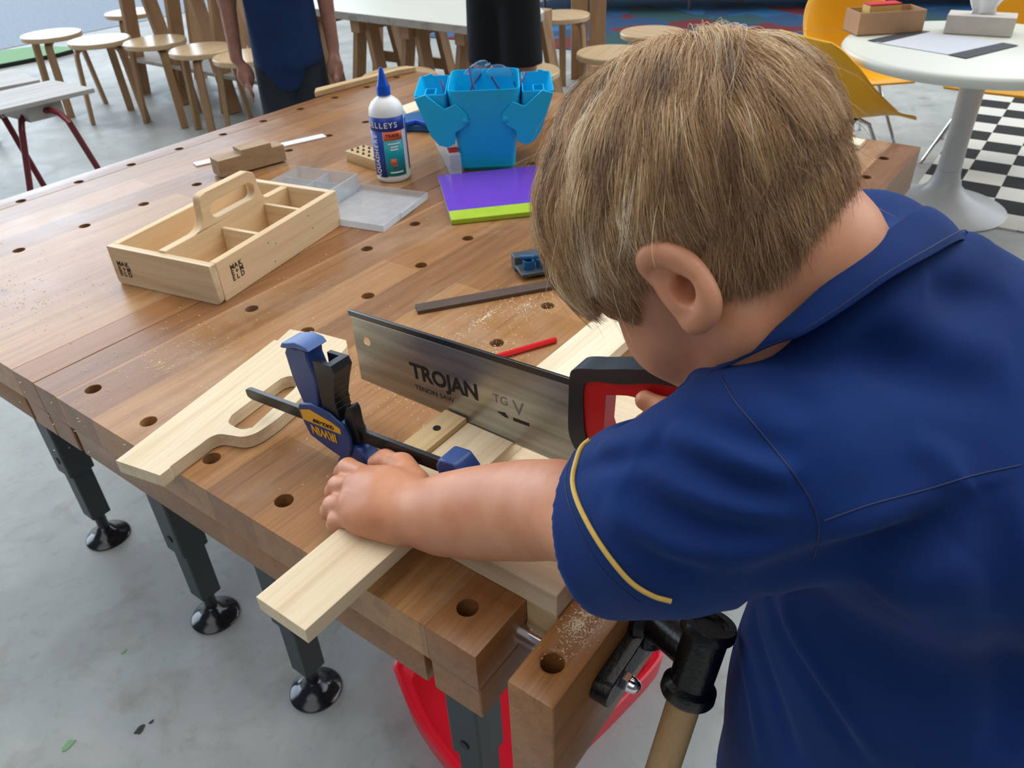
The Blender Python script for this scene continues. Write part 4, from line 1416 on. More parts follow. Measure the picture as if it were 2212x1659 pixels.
# trestles among the stools, left
t3 = thing('trestle_shelf_table', 'tall trestle bench standing behind the row of stools with a grey shelf', 'trestle table', (2.75, 4.75, 0))
for dx, dy in ((0, -0.18), (0.02, -0.62), (0.0, -1.06)):
    for sx_ in (-1, 1):
        x0 = 2.75 + dx + sx_ * 0.22
        for sy_ in (-1, 1):
            MB().bar([(x0, 4.75 + dy + sy_ * 0.24, 0.0), (x0, 4.75 + dy + sy_ * 0.05, 0.92)], 0.042, 0.017, (1, 0, 0)).build('leg', 'trestle_wood', t3, bev=0.002)
MB().box(2.5, 3.0, 3.5, 4.85, 0.21, 0.23).build('shelf', 'ply_grey', t3)
MB().box(2.45, 3.05, 3.45, 4.88, 0.92, 0.95).build('table_top', 'ply_grey', t3)
# upright plank right of the black shorts
pk_ = thing('plank_stand', 'tall upright wooden plank stand above the fair hair', 'plank', tuple(atz(1268, 170, 0)))
pc = atz(1268, 170, 0)
for dx in (-0.045, 0.05):
    b0 = pc + np.array([dx * .6, -dx, 0])
    MB().bar([b0, b0 + np.array([0.0, 0.0, 0.95])], 0.05, 0.014, (0.59, -0.8, 0)).build('plank', 'trestle_wood', pk_, bev=0.002)
MB().bar([pc + np.array([0.1, 0.14, 0.06]), pc + np.array([-0.1, -0.14, 0.06])], 0.05, 0.03, (0, 0, 1)).build('foot', 'trestle_wood', pk_)


# ------------------------------------------------------------------ folding tables with red legs
def side_table(label, corners, z, feet):
    P = [atz(x, y, z) for x, y in corners]
    c = sum(P) / len(P)
    r = thing('folding_table', label, 'folding table', (c[0], c[1], 0), 0, 'grey topped tables with red legs')
    MB().prism([[(p[0], p[1]) for p in P]], lambda u, v, h: (u, v, h), z - 0.018, z).build('table_top', 'ply_grey', r, bev=0.002)
    d = (P[0] - P[1]); d /= np.linalg.norm(d)
    w = P[3] - P[0]; w[2] = 0; w = w / np.linalg.norm(w)
    a = P[0] - d * 0.20 + w * 0.05; a[2] = z - 0.05
    MB().obox(a + w * .08, d * 0.07, w * 0.10, (0, 0, 0.028)).build('bracket', 'ply_grey', r)
    for pts in feet:
        MB().tube([atz(x, y, zz) for x, y, zz in pts], 0.0125, 12).build('leg_tube', 'tube_red', r)
    return r


side_table('grey topped folding table with red tube legs at the left edge of the photo', [(203, 190), (-90, 258), (-90, 216), (113, 172)], 0.50, [[(76, 486, 0.0), (47, 280, .40), (46, 262, .425), (54, 248, .443), (70, 240, .452), (108, 238, .452), (130, 246, .443), (148, 262, .425), (262, 445, 0.0)], [(-30, 225, .44), (10, 256, .41), (130, 462, 0.0)]])
side_table('second grey topped folding table, behind the one with visible red legs', [(86, 172), (-90, 206), (-90, 172), (30, 148)], 0.50, [[(-60, 200, .45), (-40, 330, 0.0)], [(-10, 190, .45), (-10, 300, 0.0)]])

# ------------------------------------------------------------------ white round table, boxes, chairs
rt = thing('round_table', 'white round pedestal table with a tissue box and a card box on it', 'table', (3.13, 0.15, 0))
MB().lathe([(0.0, 0.548), (0.36, 0.550), (0.445, 0.560), (0.468, 0.574), (0.472, 0.588), (0.467, 0.599), (0.455, 0.6045), (0.0, 0.605)], (3.13, 0.15, 0), n=64).build('table_top', 'table_white', rt, smooth=50)
MB().lathe([(0.0, 0.0005), (0.245, 0.0005), (0.247, 0.005), (0.235, 0.012), (0.17, 0.030), (0.10, 0.060), (0.062, 0.095), (0.047, 0.135), (0.043, 0.16), (0.0, 0.16)], (3.10, 0.135, 0.0), n=56).build('base', 'pedestal_grey', rt, smooth=60)
MB().lathe([(0.0, 0.16), (0.044, 0.161), (0.040, 0.26), (0.042, 0.45), (0.052, 0.52), (0.11, 0.549), (0.0, 0.549)], (3.10, 0.135, 0.0), n=40).build('column', 'pedestal_grey', rt, smooth=60)


def open_box(mb, c, ux, uy, hx, hy, z0, h, w=0.004):
    c = np.array(c, float)
    ux = np.array([ux[0], ux[1], 0]); uy = np.array([-ux[1], ux[0], 0])
    mb.obox(c + np.array([0, 0, z0 + w / 2]), ux * hx, uy * hy, (0, 0, w / 2))
    for sg in (-1, 1):
        mb.obox(c + uy * sg * (hy - w / 2) + np.array([0, 0, z0 + h / 2]), ux * hx, uy * w / 2, (0, 0, h / 2))
        mb.obox(c + ux * sg * (hx - w / 2) + np.array([0, 0, z0 + h / 2]), ux * w / 2, uy * (hy - w), (0, 0, h / 2))
    return mb


kd = np.array([0.165, -0.19]) / math.hypot(0.165, 0.19)
kc = (3.225, 0.52, 0)
kb = thing('card_box', 'open brown card box with small packets on the white round table', 'box', (kc[0], kc[1], 0.606))
open_box(MB(), kc, kd, None, 0.130, 0.062, 0.606, 0.080).build('box_walls', 'box_kraft', kb)
pkt = thing('packet', 'small cream packet with a red top sitting in the brown card box', 'packet', (kc[0], kc[1], 0.612))
kd3 = np.array([kd[0], kd[1], 0]); kn3 = np.array([-kd[1], kd[0], 0])
MB().obox(np.array([kc[0], kc[1], 0.658]) - kd3 * 0.02, kd3 * 0.062, kn3 * 0.030, (0, 0, 0.046)).build('packet_body', 'card_yellow', pkt)
MB().obox(np.array([kc[0], kc[1], 0.706]) - kd3 * 0.02, kd3 * 0.062, kn3 * 0.031, (0, 0, 0.003)).build('packet_top', 'card_red', pkt)
td = np.array([0.022, -0.202]) / math.hypot(0.022, 0.202)
tc_ = (3.34, 0.20, 0)
tb = thing('tissue_box', 'grey cardboard tissue box with a white tissue sticking out', 'tissue box', (tc_[0], tc_[1], 0.606))
td3 = np.array([td[0], td[1], 0]); tn3 = np.array([-td[1], td[0], 0])
MB().obox(np.array([tc_[0], tc_[1], 0.639]), td3 * 0.115, tn3 * 0.055, (0, 0, 0.0325)).build('box_body', 'box_grey', tb, bev=0.002)
rings = []
for k, (z, a_, b_) in enumerate(((0.668, .045, .008), (0.69, .038, .012), (0.71, .05, .008), (0.728, .060, .004))):
    rings.append([np.array([tc_[0], tc_[1], z + 0.008 * math.sin(3 * t + k)]) + td3 * a_ * math.cos(t) + tn3 * (b_ * math.sin(t) + 0.006 * math.sin(5 * t)) for t in [j * 2 * math.pi / 20 for j in range(20)]])
MB().loft(rings, cap=False).build('tissue', 'paper_white', tb, smooth=60)
sh = thing('table_sheet', 'grey paper sheet with two black strips on the white round table', 'paper sheet', (3.1, 0.3, 0.606))
W4 = [atz(1992, 68, .606), atz(1890, 92, .606), atz(2070, 122, .606), atz(2182, 95, .606)]
MB().prism([[(p[0], p[1]) for p in W4]], lambda u, v, h: (u, v, h), 0.6062, 0.607).build('sheet', 'paper_grey', sh)
for poly in ([(1873, 88), (1905, 93), (2010, 69), (1978, 66)], [(2048, 119), (2087, 127), (2200, 99), (2166, 93)]):
    MB().prism([[tuple(atz(x, y, .606)[:2]) for x, y in poly]], lambda u, v, h: (u, v, h), 0.6072, 0.608).build('black_strip', 'dark_card', sh)


def make_chair():
    r = thing('shell_chair', 'chair', 'chair', (0, 0, 0))
    prof = [(-0.212, 0.650, 0.125, 0.0), (-0.208, 0.62, 0.150, 0.02), (-0.195, 0.55, 0.185, 0.06), (-0.175, 0.47, 0.205, 0.11), (-0.142, 0.40, 0.215, 0.155), (-0.085, 0.355, 0.22, 0.185),
            (-0.01, 0.340, 0.215, 0.150), (0.07, 0.338, 0.205, 0.095), (0.14, 0.342, 0.20, 0.04), (0.185, 0.345, 0.21, 0.012), (0.215, 0.335, 0.205, 0.0)]
    edge = [(-0.215, 0.652, 0.135), (-0.185, 0.628, 0.165), (-0.148, 0.59, 0.190), (-0.108, 0.548, 0.205), (-0.065, 0.505, 0.213), (-0.018, 0.468, 0.216), (0.035, 0.430, 0.214), (0.085, 0.398, 0.208), (0.130, 0.372, 0.200), (0.190, 0.356, 0.215), (0.222, 0.338, 0.200)]
    P = spline([(p[0], p[1]) for p in prof], 4); Q = spline(edge, 4)
    rows = []
    for p, q_ in zip(P, Q):
        row = []
        for k in range(21):
            v_ = k / 20 * 2 - 1
            w_ = abs(v_) ** 2.4
            row.append((p[0] + (q_[0] - p[0]) * w_, v_ * q_[2], p[1] + (q_[1] - p[1]) * w_))
        rows.append(row)
    o = MB().loft(rows, cap=False, closed=False).build('seat_shell', 'yellow_shell', r, smooth=60)
    md = o.modifiers.new('s', 'SOLIDIFY'); md.thickness = 0.007; md.offset = -1
    for sx_, sy_ in ((1, 1), (1, -1), (-1, 1), (-1, -1)):
        MB().tube([(sx_ * 0.06, sy_ * 0.06, 0.328), (sx_ * 0.09, sy_ * 0.10, 0.31), (sx_ * 0.20, sy_ * 0.21, 0.012), (sx_ * 0.205, sy_ * 0.215, 0.0)], 0.0075, 10).build('leg', 'chrome', r)
    MB().lathe([(0.0, 0.30), (0.075, 0.30), (0.095, 0.333), (0.0, 0.333)], n=24).build('mount', 'grey_metal', r)
    return r


ch0 = make_chair()
for i, (x, y, rz, lab) in enumerate(((2.985, 0.575, -30, 'yellow shell chair right behind the fair-haired head, its back towards the bench'), (3.66, 0.72, -140, 'yellow shell chair on the far side of the white table, left of the card box'),
                                     (3.80, 0.10, 180, 'yellow shell chair whose seat shows below the white table top'), (3.10, -0.42, 96, 'yellow shell chair at the right edge with only chrome feet in view'))):
    o = ch0 if i == 0 else copy_tree(ch0)
    o.location = (x, y, 0); o.rotation_euler = (0, 0, math.radians(rz))
    tag(o, lab, 'chair', 'yellow shell chairs around the round table')

# red moulded seat on the floor under the vise
rs = thing('red_tray', 'red moulded plastic tray with a raised rim on the floor under the vise', 'plastic tray', (0.45, 0.20, 0))
def shell_of(z):
    return [atz(848, 1440, z), atz(870, 1395, z), atz(930, 1350, z), atz(1100, 1290, z), atz(1300, 1290, z), atz(1405, 1350, z), atz(1433, 1400, z), atz(1415, 1440, z), atz(1330, 1530, z), atz(1215, 1640, z), atz(1120, 1720, z), atz(1030, 1720, z), atz(960, 1640, z), atz(890, 1540, z)]
zz_ = 0.05
ctr = sum(shell_of(zz_)) / 14
op = [np.array(p) for p in spline(shell_of(zz_) + [shell_of(zz_)[0]], 6)[:-1]]


def inset(f, z):
    return [np.array([ctr[0] + (p[0] - ctr[0]) * f, ctr[1] + (p[1] - ctr[1]) * f, z]) for p in op]


MB().loft([inset(0.98, 0.0), inset(1.0, 0.042), inset(1.0, 0.050), inset(0.975, 0.052), inset(0.962, 0.047), inset(0.925, 0.046), inset(0.90, 0.036), inset(0.87, 0.014), inset(0.5, 0.010)], cap=True).build('tray_body', 'red_plastic', rs, smooth=50)


# ------------------------------------------------------------------ people standing behind the bench
def frame_dir(az):
    a = math.radians(az)
    return np.array([math.cos(a), math.sin(a), 0]), np.array([-math.sin(a), math.cos(a), 0])


def standing(name, label, base, az, hgt, shirt_mat, short_mat, shorts_hem, shirt_hem, wid, arm_pose):
    """az: direction the person faces; body, clothes and head as smooth surfaces"""
    f, l = frame_dir(az)
    s = hgt / 1.40
    B = np.array([base[0], base[1], 0.0])
    P = lambda x, y, z: B + f * x * s + l * y * s + np.array([0, 0, z * s])
    r = thing(name, label, 'person', tuple(B))
    st = 0.010
    R_ = 0.36
    ax_ = lambda c: np.arange(c - R_, c + R_, st)
    zz = np.arange(-0.02, hgt + 0.05, st)
    F = Field(ax_(B[0]), ax_(B[1]), zz, 0.08)
    for sg in (-1, 1):
        F.chain([P(0, sg * .058, .70), P(.01, sg * .066, .38), P(0, sg * .075, .07)], [.060 * s, .046 * s, .032 * s], .02)
        F.cone(P(-.03, sg * .08, .035), P(.11, sg * .09, .022), .032 * s, .026 * s, .02)
        el, wr, hd_ = arm_pose[0 if sg < 0 else 1]
        F.chain([P(0, sg * .135, 1.10), P(*el), P(*wr)], [.040 * s, .031 * s, .023 * s], .02)
        F.ell(P(*hd_), [f, l, (0, 0, 1)], (.020 * s, .032 * s, .048 * s), .015)
        for q_ in range(4):
            o_ = (q_ - 1.5) * 0.015
            F.cone(P(hd_[0] + o_, hd_[1], hd_[2] - .03), P(hd_[0] + o_ * 1.2 + .01, hd_[1] - sg * .01, hd_[2] - .085), .009 * s, .007 * s, .006)
        F.cone(P(hd_[0] + .02, hd_[1], hd_[2] + .0), P(hd_[0] + .045, hd_[1] - sg * .01, hd_[2] - .045), .010 * s, .008 * s, .006)
    F.chain([P(0, 0, .74), P(0, 0, .95), P(0, 0, 1.10)], [.09 * s, .085 * s, .08 * s], .03, flat=(f, .8))
    F.chain([P(-.01, 0, 1.10), P(0.01, 0, 1.20)], [.05 * s, .045 * s], .03)
    F.ell(P(.01, 0, 1.30), [f, l, (0, 0, 1)], (.088 * s, .072 * s, .098 * s), .02)
    F.ell(P(.035, 0, 1.245), [f, l, (0, 0, 1)], (.055 * s, .052 * s, .052 * s), .02)
    F.cone(P(.095, 0, 1.285), P(.108, 0, 1.262), .008 * s, .012 * s, .012)
    for sg in (-1, 1):
        F.ell(P(0, sg * .074, 1.28), [f, l, (0, 0, 1)], (.018 * s, .008 * s, .028 * s), .006)
    F.build('body', 'skin_far', r, 2)
    G = Field(ax_(B[0]), ax_(B[1]), zz, 0.08)
    G.chain([P(0, 0, shirt_hem), P(0, 0, .95), P(0, 0, 1.10)], [wid * 1.10, wid * 1.02, wid * .92], .05, flat=(f, 0.85))
    for sg in (-1, 1):
        el = np.array(arm_pose[0 if sg < 0 else 1][0])
        sh_ = np.array((0, sg * .135, 1.10))
        G.cone(P(*sh_), P(*(sh_ * .35 + el * .65)), .056 * s, .056 * s, .03)
    G.plane_cut(P(0, 0, shirt_hem), (0, 0, -1))
    G.plane_cut(P(0, 0, 1.17), (0, 0, 1))
    if shirt_hem < 0.7:
        G.ell(P(.055, -.02, shirt_hem + .01), [f, l, (0, 0, 1)], (.045, .075, .10), .02)
    G.build('shirt', shirt_mat, r, 2)
    K = Field(ax_(B[0]), ax_(B[1]), zz, 0.08)
    K.chain([P(0, 0, .72), P(0, 0, .80)], [wid * .92, wid * .86], .03, flat=(f, .8))
    for sg in (-1, 1):
        K.chain([P(0, sg * .054, .72), P(.0, sg * .064, shorts_hem)], [.074 * s, .074 * s], .02)
    K.plane_cut(P(0, 0, shorts_hem), (0, 0, -1))
    K.plane_cut(P(0, 0, shirt_hem + .03), (0, 0, 1))
    K.build('shorts', short_mat, r, 2)
    Hh_ = Field(ax_(B[0]), ax_(B[1]), zz, 0.05)
    Hh_.ell(P(-.005, 0, 1.325), [f, l, (0, 0, 1)], (.100 * s, .084 * s, .095 * s), 0.0)
    Hh_.ell(P(.085, 0, 1.26), [f, l, (0, 0, 1)], (.07 * s, .09 * s, .065 * s), 0.01, 'sub')
    Hh_.plane_cut(P(0, 0, 1.255), (0, 0, -1))
    Hh_.build('hair', 'hair_far', r, 1)
    for sg in (-1, 1):
        MB().lathe([(0, -.0035), (.006, -.002), (.0078, 0), (.006, .002), (0, .0035)], P(.088, sg * .030, 1.295), tuple(f), 12).build('eye', 'eye_white', r)
        MB().bar([P(-.05, sg * .083, .028), P(.12, sg * .09, .022)], [.030, .034], [.028, .024], tuple(l)).build('shoe', 'shoe_dark', r, bev=0.012, seg=3)
    for zb in (.70, .78, .86, .94, 1.02):
        MB().lathe([(0, 0), (.006, 0), (.006, .002), (0, .002)], P(wid * .66 / s + .004, 0.01, zb), tuple(f), 12).build('button', 'button_blue', r)
    return r


b1 = at(612, 60, 2.86)
ang1 = math.degrees(math.atan2(CP[1] - b1[1], CP[0] - b1[0]))
standing('person', 'person in a dark blue shirt and grey shorts, arms hanging, behind the bench', b1, ang1, 1.40, 'shirt_far', 'dark_shorts', .36, .62, .118,
         (((0, -.175, .86), (.03, -.185, .66), (.04, -.165, .60)), ((0, .165, .86), (.03, .165, .66), (.05, .16, .60))))
b2 = at(1088, 60, 3.05)
ang2 = math.degrees(math.atan2(CP[1] - b2[1], CP[0] - b2[0])) + 150
standing('person', 'person in black shorts standing with bare legs behind the blue caddy', b2, ang2, 1.62, 'shirt_far', 'black_shorts', .475, .80, .122,
         (((.02, -.18, .90), (.10, -.16, .84), (.14, -.12, .84)), ((.02, .18, .90), (.10, .16, .84), (.14, .12, .84))))


# ------------------------------------------------------------------ the boy at the vise
TZ = np.array([0, 0, T])
boy = thing('person', 'person with tousled fair hair in a navy school shirt, sawing a board', 'person', (0.2, -0.3, 0))
hF = np.array([0.0, 0.70, -0.714]); hU = np.array([0.0, 0.714, 0.70]); hL = np.array([-1.0, 0, 0])
hO = np.array([0.1365, -0.1155, 0.3455]) + TZ
AX = [hF, hL, hU]


def HP(f, l, u):
    return hO + hF * f + hL * l + hU * u


W3 = lambda x, y, z: np.array([x, y, z + T])
LS, RS = W3(.078, -.190, .243), W3(.335, -.155, .243)
# left arm (seen), elbow inside the sleeve
elb = at(1345, 1140, .500)
arm_px = [(1200, 1100, .592, .0330), (1130, 1102, .618, .0345), (1060, 1106, .640, .0336), (1000, 1109, .657, .0312), (950, 1112, .672, .0283), (905, 1108, .682, .0240)]

xs = np.concatenate([np.arange(-0.02, 0.26, 0.0021), np.arange(0.26, 0.48, 0.006)])
ys = np.concatenate([np.arange(-0.47, -0.24, 0.006), np.arange(-0.24, 0.252, 0.0021)])
zs = np.concatenate([np.arange(-0.03, T - 0.06, 0.009), np.arange(T - 0.06, T + 0.50, 0.0021)])
B_ = Field(xs, ys, zs, 0.03)
# legs and torso (under the clothes)
for sx_, ky in ((0.135, 0.0), (0.285, 0.02)):
    B_.chain([W3(sx_, -.30, -.06), W3(sx_ + .005, -.27 + ky, -.36), W3(sx_, -.31, -.66)], [.068, .046, .032], .02)
    B_.cone(W3(sx_, -.335, -.70), W3(sx_ - .005, -.20, -.715), .032, .022, .02)
B_.chain([W3(.205, -.31, -.05), W3(.205, -.30, .06), W3(.205, -.26, .18)], [.095, .088, .092], .04)
B_.chain([LS, W3(.205, -.225, .245), RS], [.044, .050, .046], .03)
# neck
B_.chain([W3(.195, -.225, .255), W3(.165, -.185, .295), HP(-.028, 0, -.035)], [.050, .042, .046], .025)
# head
B_.ell(HP(.003, .004, .031), AX, (.082, .067, .074), .02)
B_.ell(HP(.024, 0, -.018), AX, (.060, .060, .070), .025)
B_.chain([HP(-.002, .047, -.045), HP(.040, .036, -.074), HP(.070, .008, -.090)], [.020, .018, .015], .02)
B_.chain([HP(-.002, -.047, -.045), HP(.040, -.036, -.074), HP(.070, -.008, -.090)], [.020, .018, .015], .02)
B_.cone(HP(.070, .01, -.088), HP(.070, -.01, -.088), .015, .015, .02)
for sg in (-1, 1):
    B_.ell(HP(.054, sg * .030, -.030), AX, (.030, .027, .030), .018)
    B_.cone(HP(.079, sg * .012, .026), HP(.066, sg * .045, .022), .010, .008, .016)
    B_.ell(HP(.094, sg * .031, .006), AX, (.016, .017, .011), .012, 'sub')
    B_.ell(HP(.073, sg * .031, .007), AX, (.0135, .0135, .0125), .004)
B_.chain([HP(.082, 0, .014), HP(.095, 0, -.012), HP(.105, 0, -.028)], [.007, .007, .009], .012)
for sg in (-1, 1):
    B_.ell(HP(.094, sg * .011, -.032), AX, (.009, .007, .007), .006)
B_.cone(HP(.083, .017, -.056), HP(.090, 0, -.052), .004, .006, .008)
B_.cone(HP(.083, -.017, -.056), HP(.090, 0, -.052), .004, .006, .008)
B_.cone(HP(.080, .014, -.062), HP(.080, -.014, -.062), .006, .006, .008)
B_.cone(HP(.094, .014, -.0575), HP(.094, -.014, -.0575), .0022, .0022, .003, 'sub')
# ears
ear = [(1404, 584, .419), (1398, 560, .412), (1414, 546, .408), (1444, 549, .4045), (1476, 566, .402), (1503, 594, .401), (1522, 627, .401), (1530, 656, .403), (1523, 678, .407), (1506, 692, .412), (1494, 686, .416)]
ear3 = [at(*p) for p in ear]
ear_r = [.0044, .0052, .0056, .0056, .0056, .0056, .0056, .0058, .0062, .0064, .0060]
B_.cone(at(1425, 570, .418), at(1495, 650, .415), .010, .012, .006)
B_.cone(at(1440, 560, .420), at(1500, 640, .418), .010, .010, .008)
B_.ell(at(1462, 606, .4035), [np.array(at(1480, 640, .4) - at(1440, 575, .4)) / np.linalg.norm(at(1480, 640, .4) - at(1440, 575, .4)), hL, np.cross((at(1480, 640, .4) - at(1440, 575, .4)) / np.linalg.norm(at(1480, 640, .4) - at(1440, 575, .4)), hL)], (.0135, .010, .0085), .004, 'sub')
B_.chain(spline(ear3, 3), list(np.interp(np.arange(31), np.arange(11) * 3, ear_r)), .0035)
B_.cone(at(1436, 585, .413), at(1470, 625, .410), .0035, .004, .005)
B_.cone(at(1452, 628, .414), at(1462, 645, .413), .0055, .005, .005)
B_.ell(at(1478, 625, .404), AX, (.006, .010, .007), .004, 'sub')
mir = lambda p: hO + hF * ((p - hO) @ hF) - hL * ((p - hO) @ hL) + hU * ((p - hO) @ hU)
B_.chain([mir(p) for p in ear3], ear_r, .0035)
B_.cone(mir(at(1425, 570, .418)), mir(at(1495, 650, .415)), .010, .012, .006)
# left arm
apts = [LS, LS * .45 + elb * .55 + np.array([0, 0, -.006]), elb] + [at(*p[:3]) for p in arm_px]
arad = [.044, .041, .038] + [p[3] for p in arm_px]
B_.chain(apts, arad, .02)
# left hand: palm, four curled fingers, thumb
def Z(px, py, z): return atz(px, py, T + z)
wr = at(905, 1108, .682)
kn = [Z(797, 1034, .066), Z(768, 1052, .066), Z(757, 1088, .062), Z(766, 1118, .057)]
wb = [wr + (Z(880, 1075, .07) - Z(900, 1105, .07)) * .6, wr, wr, wr + (Z(905, 1130, .06) - Z(900, 1105, .06)) * .6]
for i in range(4):
    mid = wb[i] * .45 + kn[i] * .55 + np.array([0, 0, .004])
    B_.chain([wb[i], mid, kn[i]], [.0175, .0160 - .001 * i, .0118 - .0004 * i], .014)
B_.cone(Z(858, 1132, .058), Z(790, 1125, .055), .0175, .013, .012)
B_.cone(Z(872, 1080, .060), Z(812, 1062, .062), .022, .016, .014)
pip = [Z(752, 1012, .052), Z(731, 1050, .048), Z(720, 1092, .045), Z(728, 1124, .043)]
dip = [Z(742, 1020, .030), Z(722, 1062, .026), Z(712, 1104, .026), Z(724, 1134, .030)]
tip = [Z(752, 1036, .013), Z(734, 1076, .011), Z(724, 1114, .012), Z(738, 1136, .018)]
for i in range(4):
    r0_ = (.0098, .0096, .0092, .0082)[i]
    B_.chain([kn[i], pip[i], dip[i], tip[i]], [r0_ * 1.12, r0_ * 1.02, r0_ * .92, r0_ * .82], .004)
    B_.wave([kn[i] + np.array([0, 0, .012]), kn[i] + np.array([0.001, 0, .012])], .0006, .008)
thb = [Z(893, 1092, .062), Z(893, 1046, .063), Z(868, 1008, .060), Z(832, 996, .052), Z(812, 1000, .046)]
B_.chain(thb, [.0175, .0140, .0118, .0102, .0085], .008)
B_.cone(Z(858, 1062, .06), Z(880, 1030, .058), .012, .010, .012)
# grooves between the fingers on the back of the hand
for a_, b_ in ((0, 1), (1, 2), (2, 3)):
    B_.wave([(kn[a_] + kn[b_]) / 2 + np.array([0, 0, .010]), (pip[a_] + pip[b_]) / 2 + np.array([0, 0, .008])], -.0016, .0035)
B_.wave([Z(838, 1000, .068), Z(868, 1002, .071), Z(884, 1008, .070)], -.0014, .0022)
B_.wave([Z(866, 1153, .050), Z(885, 1160, .048), Z(905, 1163, .044)], -.002, .003)
# right arm and hand on the saw handle
rel = W3(.315, -.215, .075); rwr = W3(.215, -.112, .105)
B_.chain([RS, RS * .5 + rel * .5, rel, rel * .5 + rwr * .5, rwr], [.043, .040, .036, .032, .023], .02)
rk = [W3(.218, -.070, .152), W3(.219, -.072, .134), W3(.218, -.074, .116), W3(.216, -.078, .099)]
for i in range(4):
    B_.chain([rwr, rwr * .4 + rk[i] * .6, rk[i]], [.018, .015, .0105], .012)
    a_ = rk[i] + np.array([-.003, .028, 0]); b_ = rk[i] + np.array([-.028, .030, -.001]); c_ = rk[i] + np.array([-.036, .010, -.001])
    if i == 0:
        B_.chain([rk[i], rk[i] + np.array([.002, .040, .003]), rk[i] + np.array([.001, .062, .003]), rk[i] + np.array([0, .076, .002])], [.0098, .0092, .0082, .0072], .004)
    else:
        B_.chain([rk[i], a_, b_, c_], [.0098, .0094, .0086, .0075], .004)
B_.chain([W3(.205, -.100, .125), W3(.185, -.088, .150), W3(.181, -.066, .163), W3(.182, -.046, .166)], [.015, .0112, .0100, .0084], .008)
body = B_.build('body', 'skin', boy, 1)
del B_
for sg in (-1, 1):
    p = HP(.0745, sg * .031, .007)
    MB().lathe([(0, .0112), (.005, .0112), (.0062, .0098), (.0, .0098)], p, tuple(hF), 14).build('iris', 'iris', boy)
lash = MB()
for i in range(34):
    t = i / 33
    p = at(1318 + 34 * t, 662 + 16 * t, .494)
    q_ = at(1318 + 34 * t + random.uniform(-10, 4), 662 + 16 * t + random.uniform(16, 27), .496)
    lash.tube([p, p * .5 + q_ * .5 + hF * .0012, q_], [.00022, .00018, .00006], 4)
lash.build('eyelashes', 'lash', boy)

# shirt
st = 0.0026
xs = np.arange(-0.07, 0.46, st); ys = np.arange(-0.50, 0.02, st); zs = np.arange(T - 0.20, T + 0.40, st)
S_ = Field(xs, ys, zs, 0.035)
fl_ = (0, 1, 0)
S_.chain([W3(.205, -.295, -.26), W3(.205, -.290, -.05), W3(.205, -.285, .07), W3(.205, -.255, .17)], [.168, .160, .148, .120], .03, flat=(fl_, .82))
S_.chain([LS, W3(.20, -.240, .250), RS], [.060, .072, .060], .04)
S_.ell(W3(.17, -.275, .215), [(1, 0, 0), (0, 1, 0), (0, 0, 1)], (.125, .105, .080), .04)
# sleeve of the near arm
c0 = at(1335, 1139, .505); c1 = at(1455, 1102, .475); c2 = at(1600, 1032, .455)
S_.chain([c0, c1, c2, LS], [.0580, .0585, .0600, .0590], .02)
for _p, _r in (((1392, 893, .476), .011), ((1448, 846, .466), .009)):
    S_.cone(at(_p[0] - 6, _p[1] - 6, _p[2]), at(_p[0] + 40, _p[1] + 26, _p[2] - .012), _r * 1.5, _r * .8, .012, 'sub')
S_.chain([RS, RS * .4 + rel * .6], [.064, .058], .02)
ax_c = (c0 - c1) / np.linalg.norm(c0 - c1)
# cut the sleeve end open, the neck and the hem
cut_n = ax_c * .93 + (CR.T @ np.array([-.25, -.18, .2])); cut_n /= np.linalg.norm(cut_n)
S_.cone(c0 - ax_c * .055, c0 + ax_c * .10, .046, .060, .004, 'sub')
cuff_p = at(1302, 1150, .505)
_d = ((S_.x - cuff_p[0])[:, None, None] * cut_n[0] + (S_.y - cuff_p[1])[None, :, None] * cut_n[1] + (S_.z - cuff_p[2])[None, None, :] * cut_n[2]).astype(np.float32)
_far = np.sqrt((S_.x - c0[0])[:, None, None] ** 2 + (S_.y - c0[1])[None, :, None] ** 2 + (S_.z - c0[2])[None, None, :] ** 2) < 0.14
S_.f = np.where(_far, np.maximum(S_.f, _d), S_.f)
_e = (rel - RS) / np.linalg.norm(rel - RS); _p = RS * .45 + rel * .55
_d = ((S_.x - _p[0])[:, None, None] * _e[0] + (S_.y - _p[1])[None, :, None] * _e[1] + (S_.z - _p[2])[None, None, :] * _e[2]).astype(np.float32)
_far = np.sqrt((S_.x - _p[0])[:, None, None] ** 2 + (S_.y - _p[1])[None, :, None] ** 2 + (S_.z - _p[2])[None, None, :] ** 2) < 0.09
S_.f = np.where(_far, np.maximum(S_.f, _d), S_.f)
S_.chain([W3(.185, -.205, .26), W3(.165, -.185, .295), HP(-.028, 0, -.035)], [.044, .046, .052], .006, 'sub')
for _p in spline([(1600, 785, .470), (1660, 765, .452), (1735, 730, .430), (1830, 672, .418), (1920, 612, .420), (2010, 562, .432), (2075, 532, .455)], 3):
    S_.cone(at(_p[0] + 8, _p[1] + 22, _p[2] + .012), at(_p[0] + 40, _p[1] + 120, _p[2] + .038), .010, .022, .02)
S_.cone(at(1560, 818, .472), at(1690, 788, .450), .014, .014, .02)
S_.plane_cut(W3(0, 0, -.19), (0, 0, -1))
_v, _f = S_.mesh()
bvh0 = BVHTree.FromPolygons([tuple(p) for p in _v], [tuple(q) for q in _f.tolist()])


def hit(px, py, bvh=bvh0, off=0.0):
    r = CR.T @ np.array([(px - 1106) / FPX, (py - 829.5) / FPX, 1.0]); r /= np.linalg.norm(r)
    loc, nrm, i, d = bvh.ray_cast(Vector(CP), Vector(r), 2.0)
    if loc is None: return None
    return np.array(loc) + np.array(nrm) * off


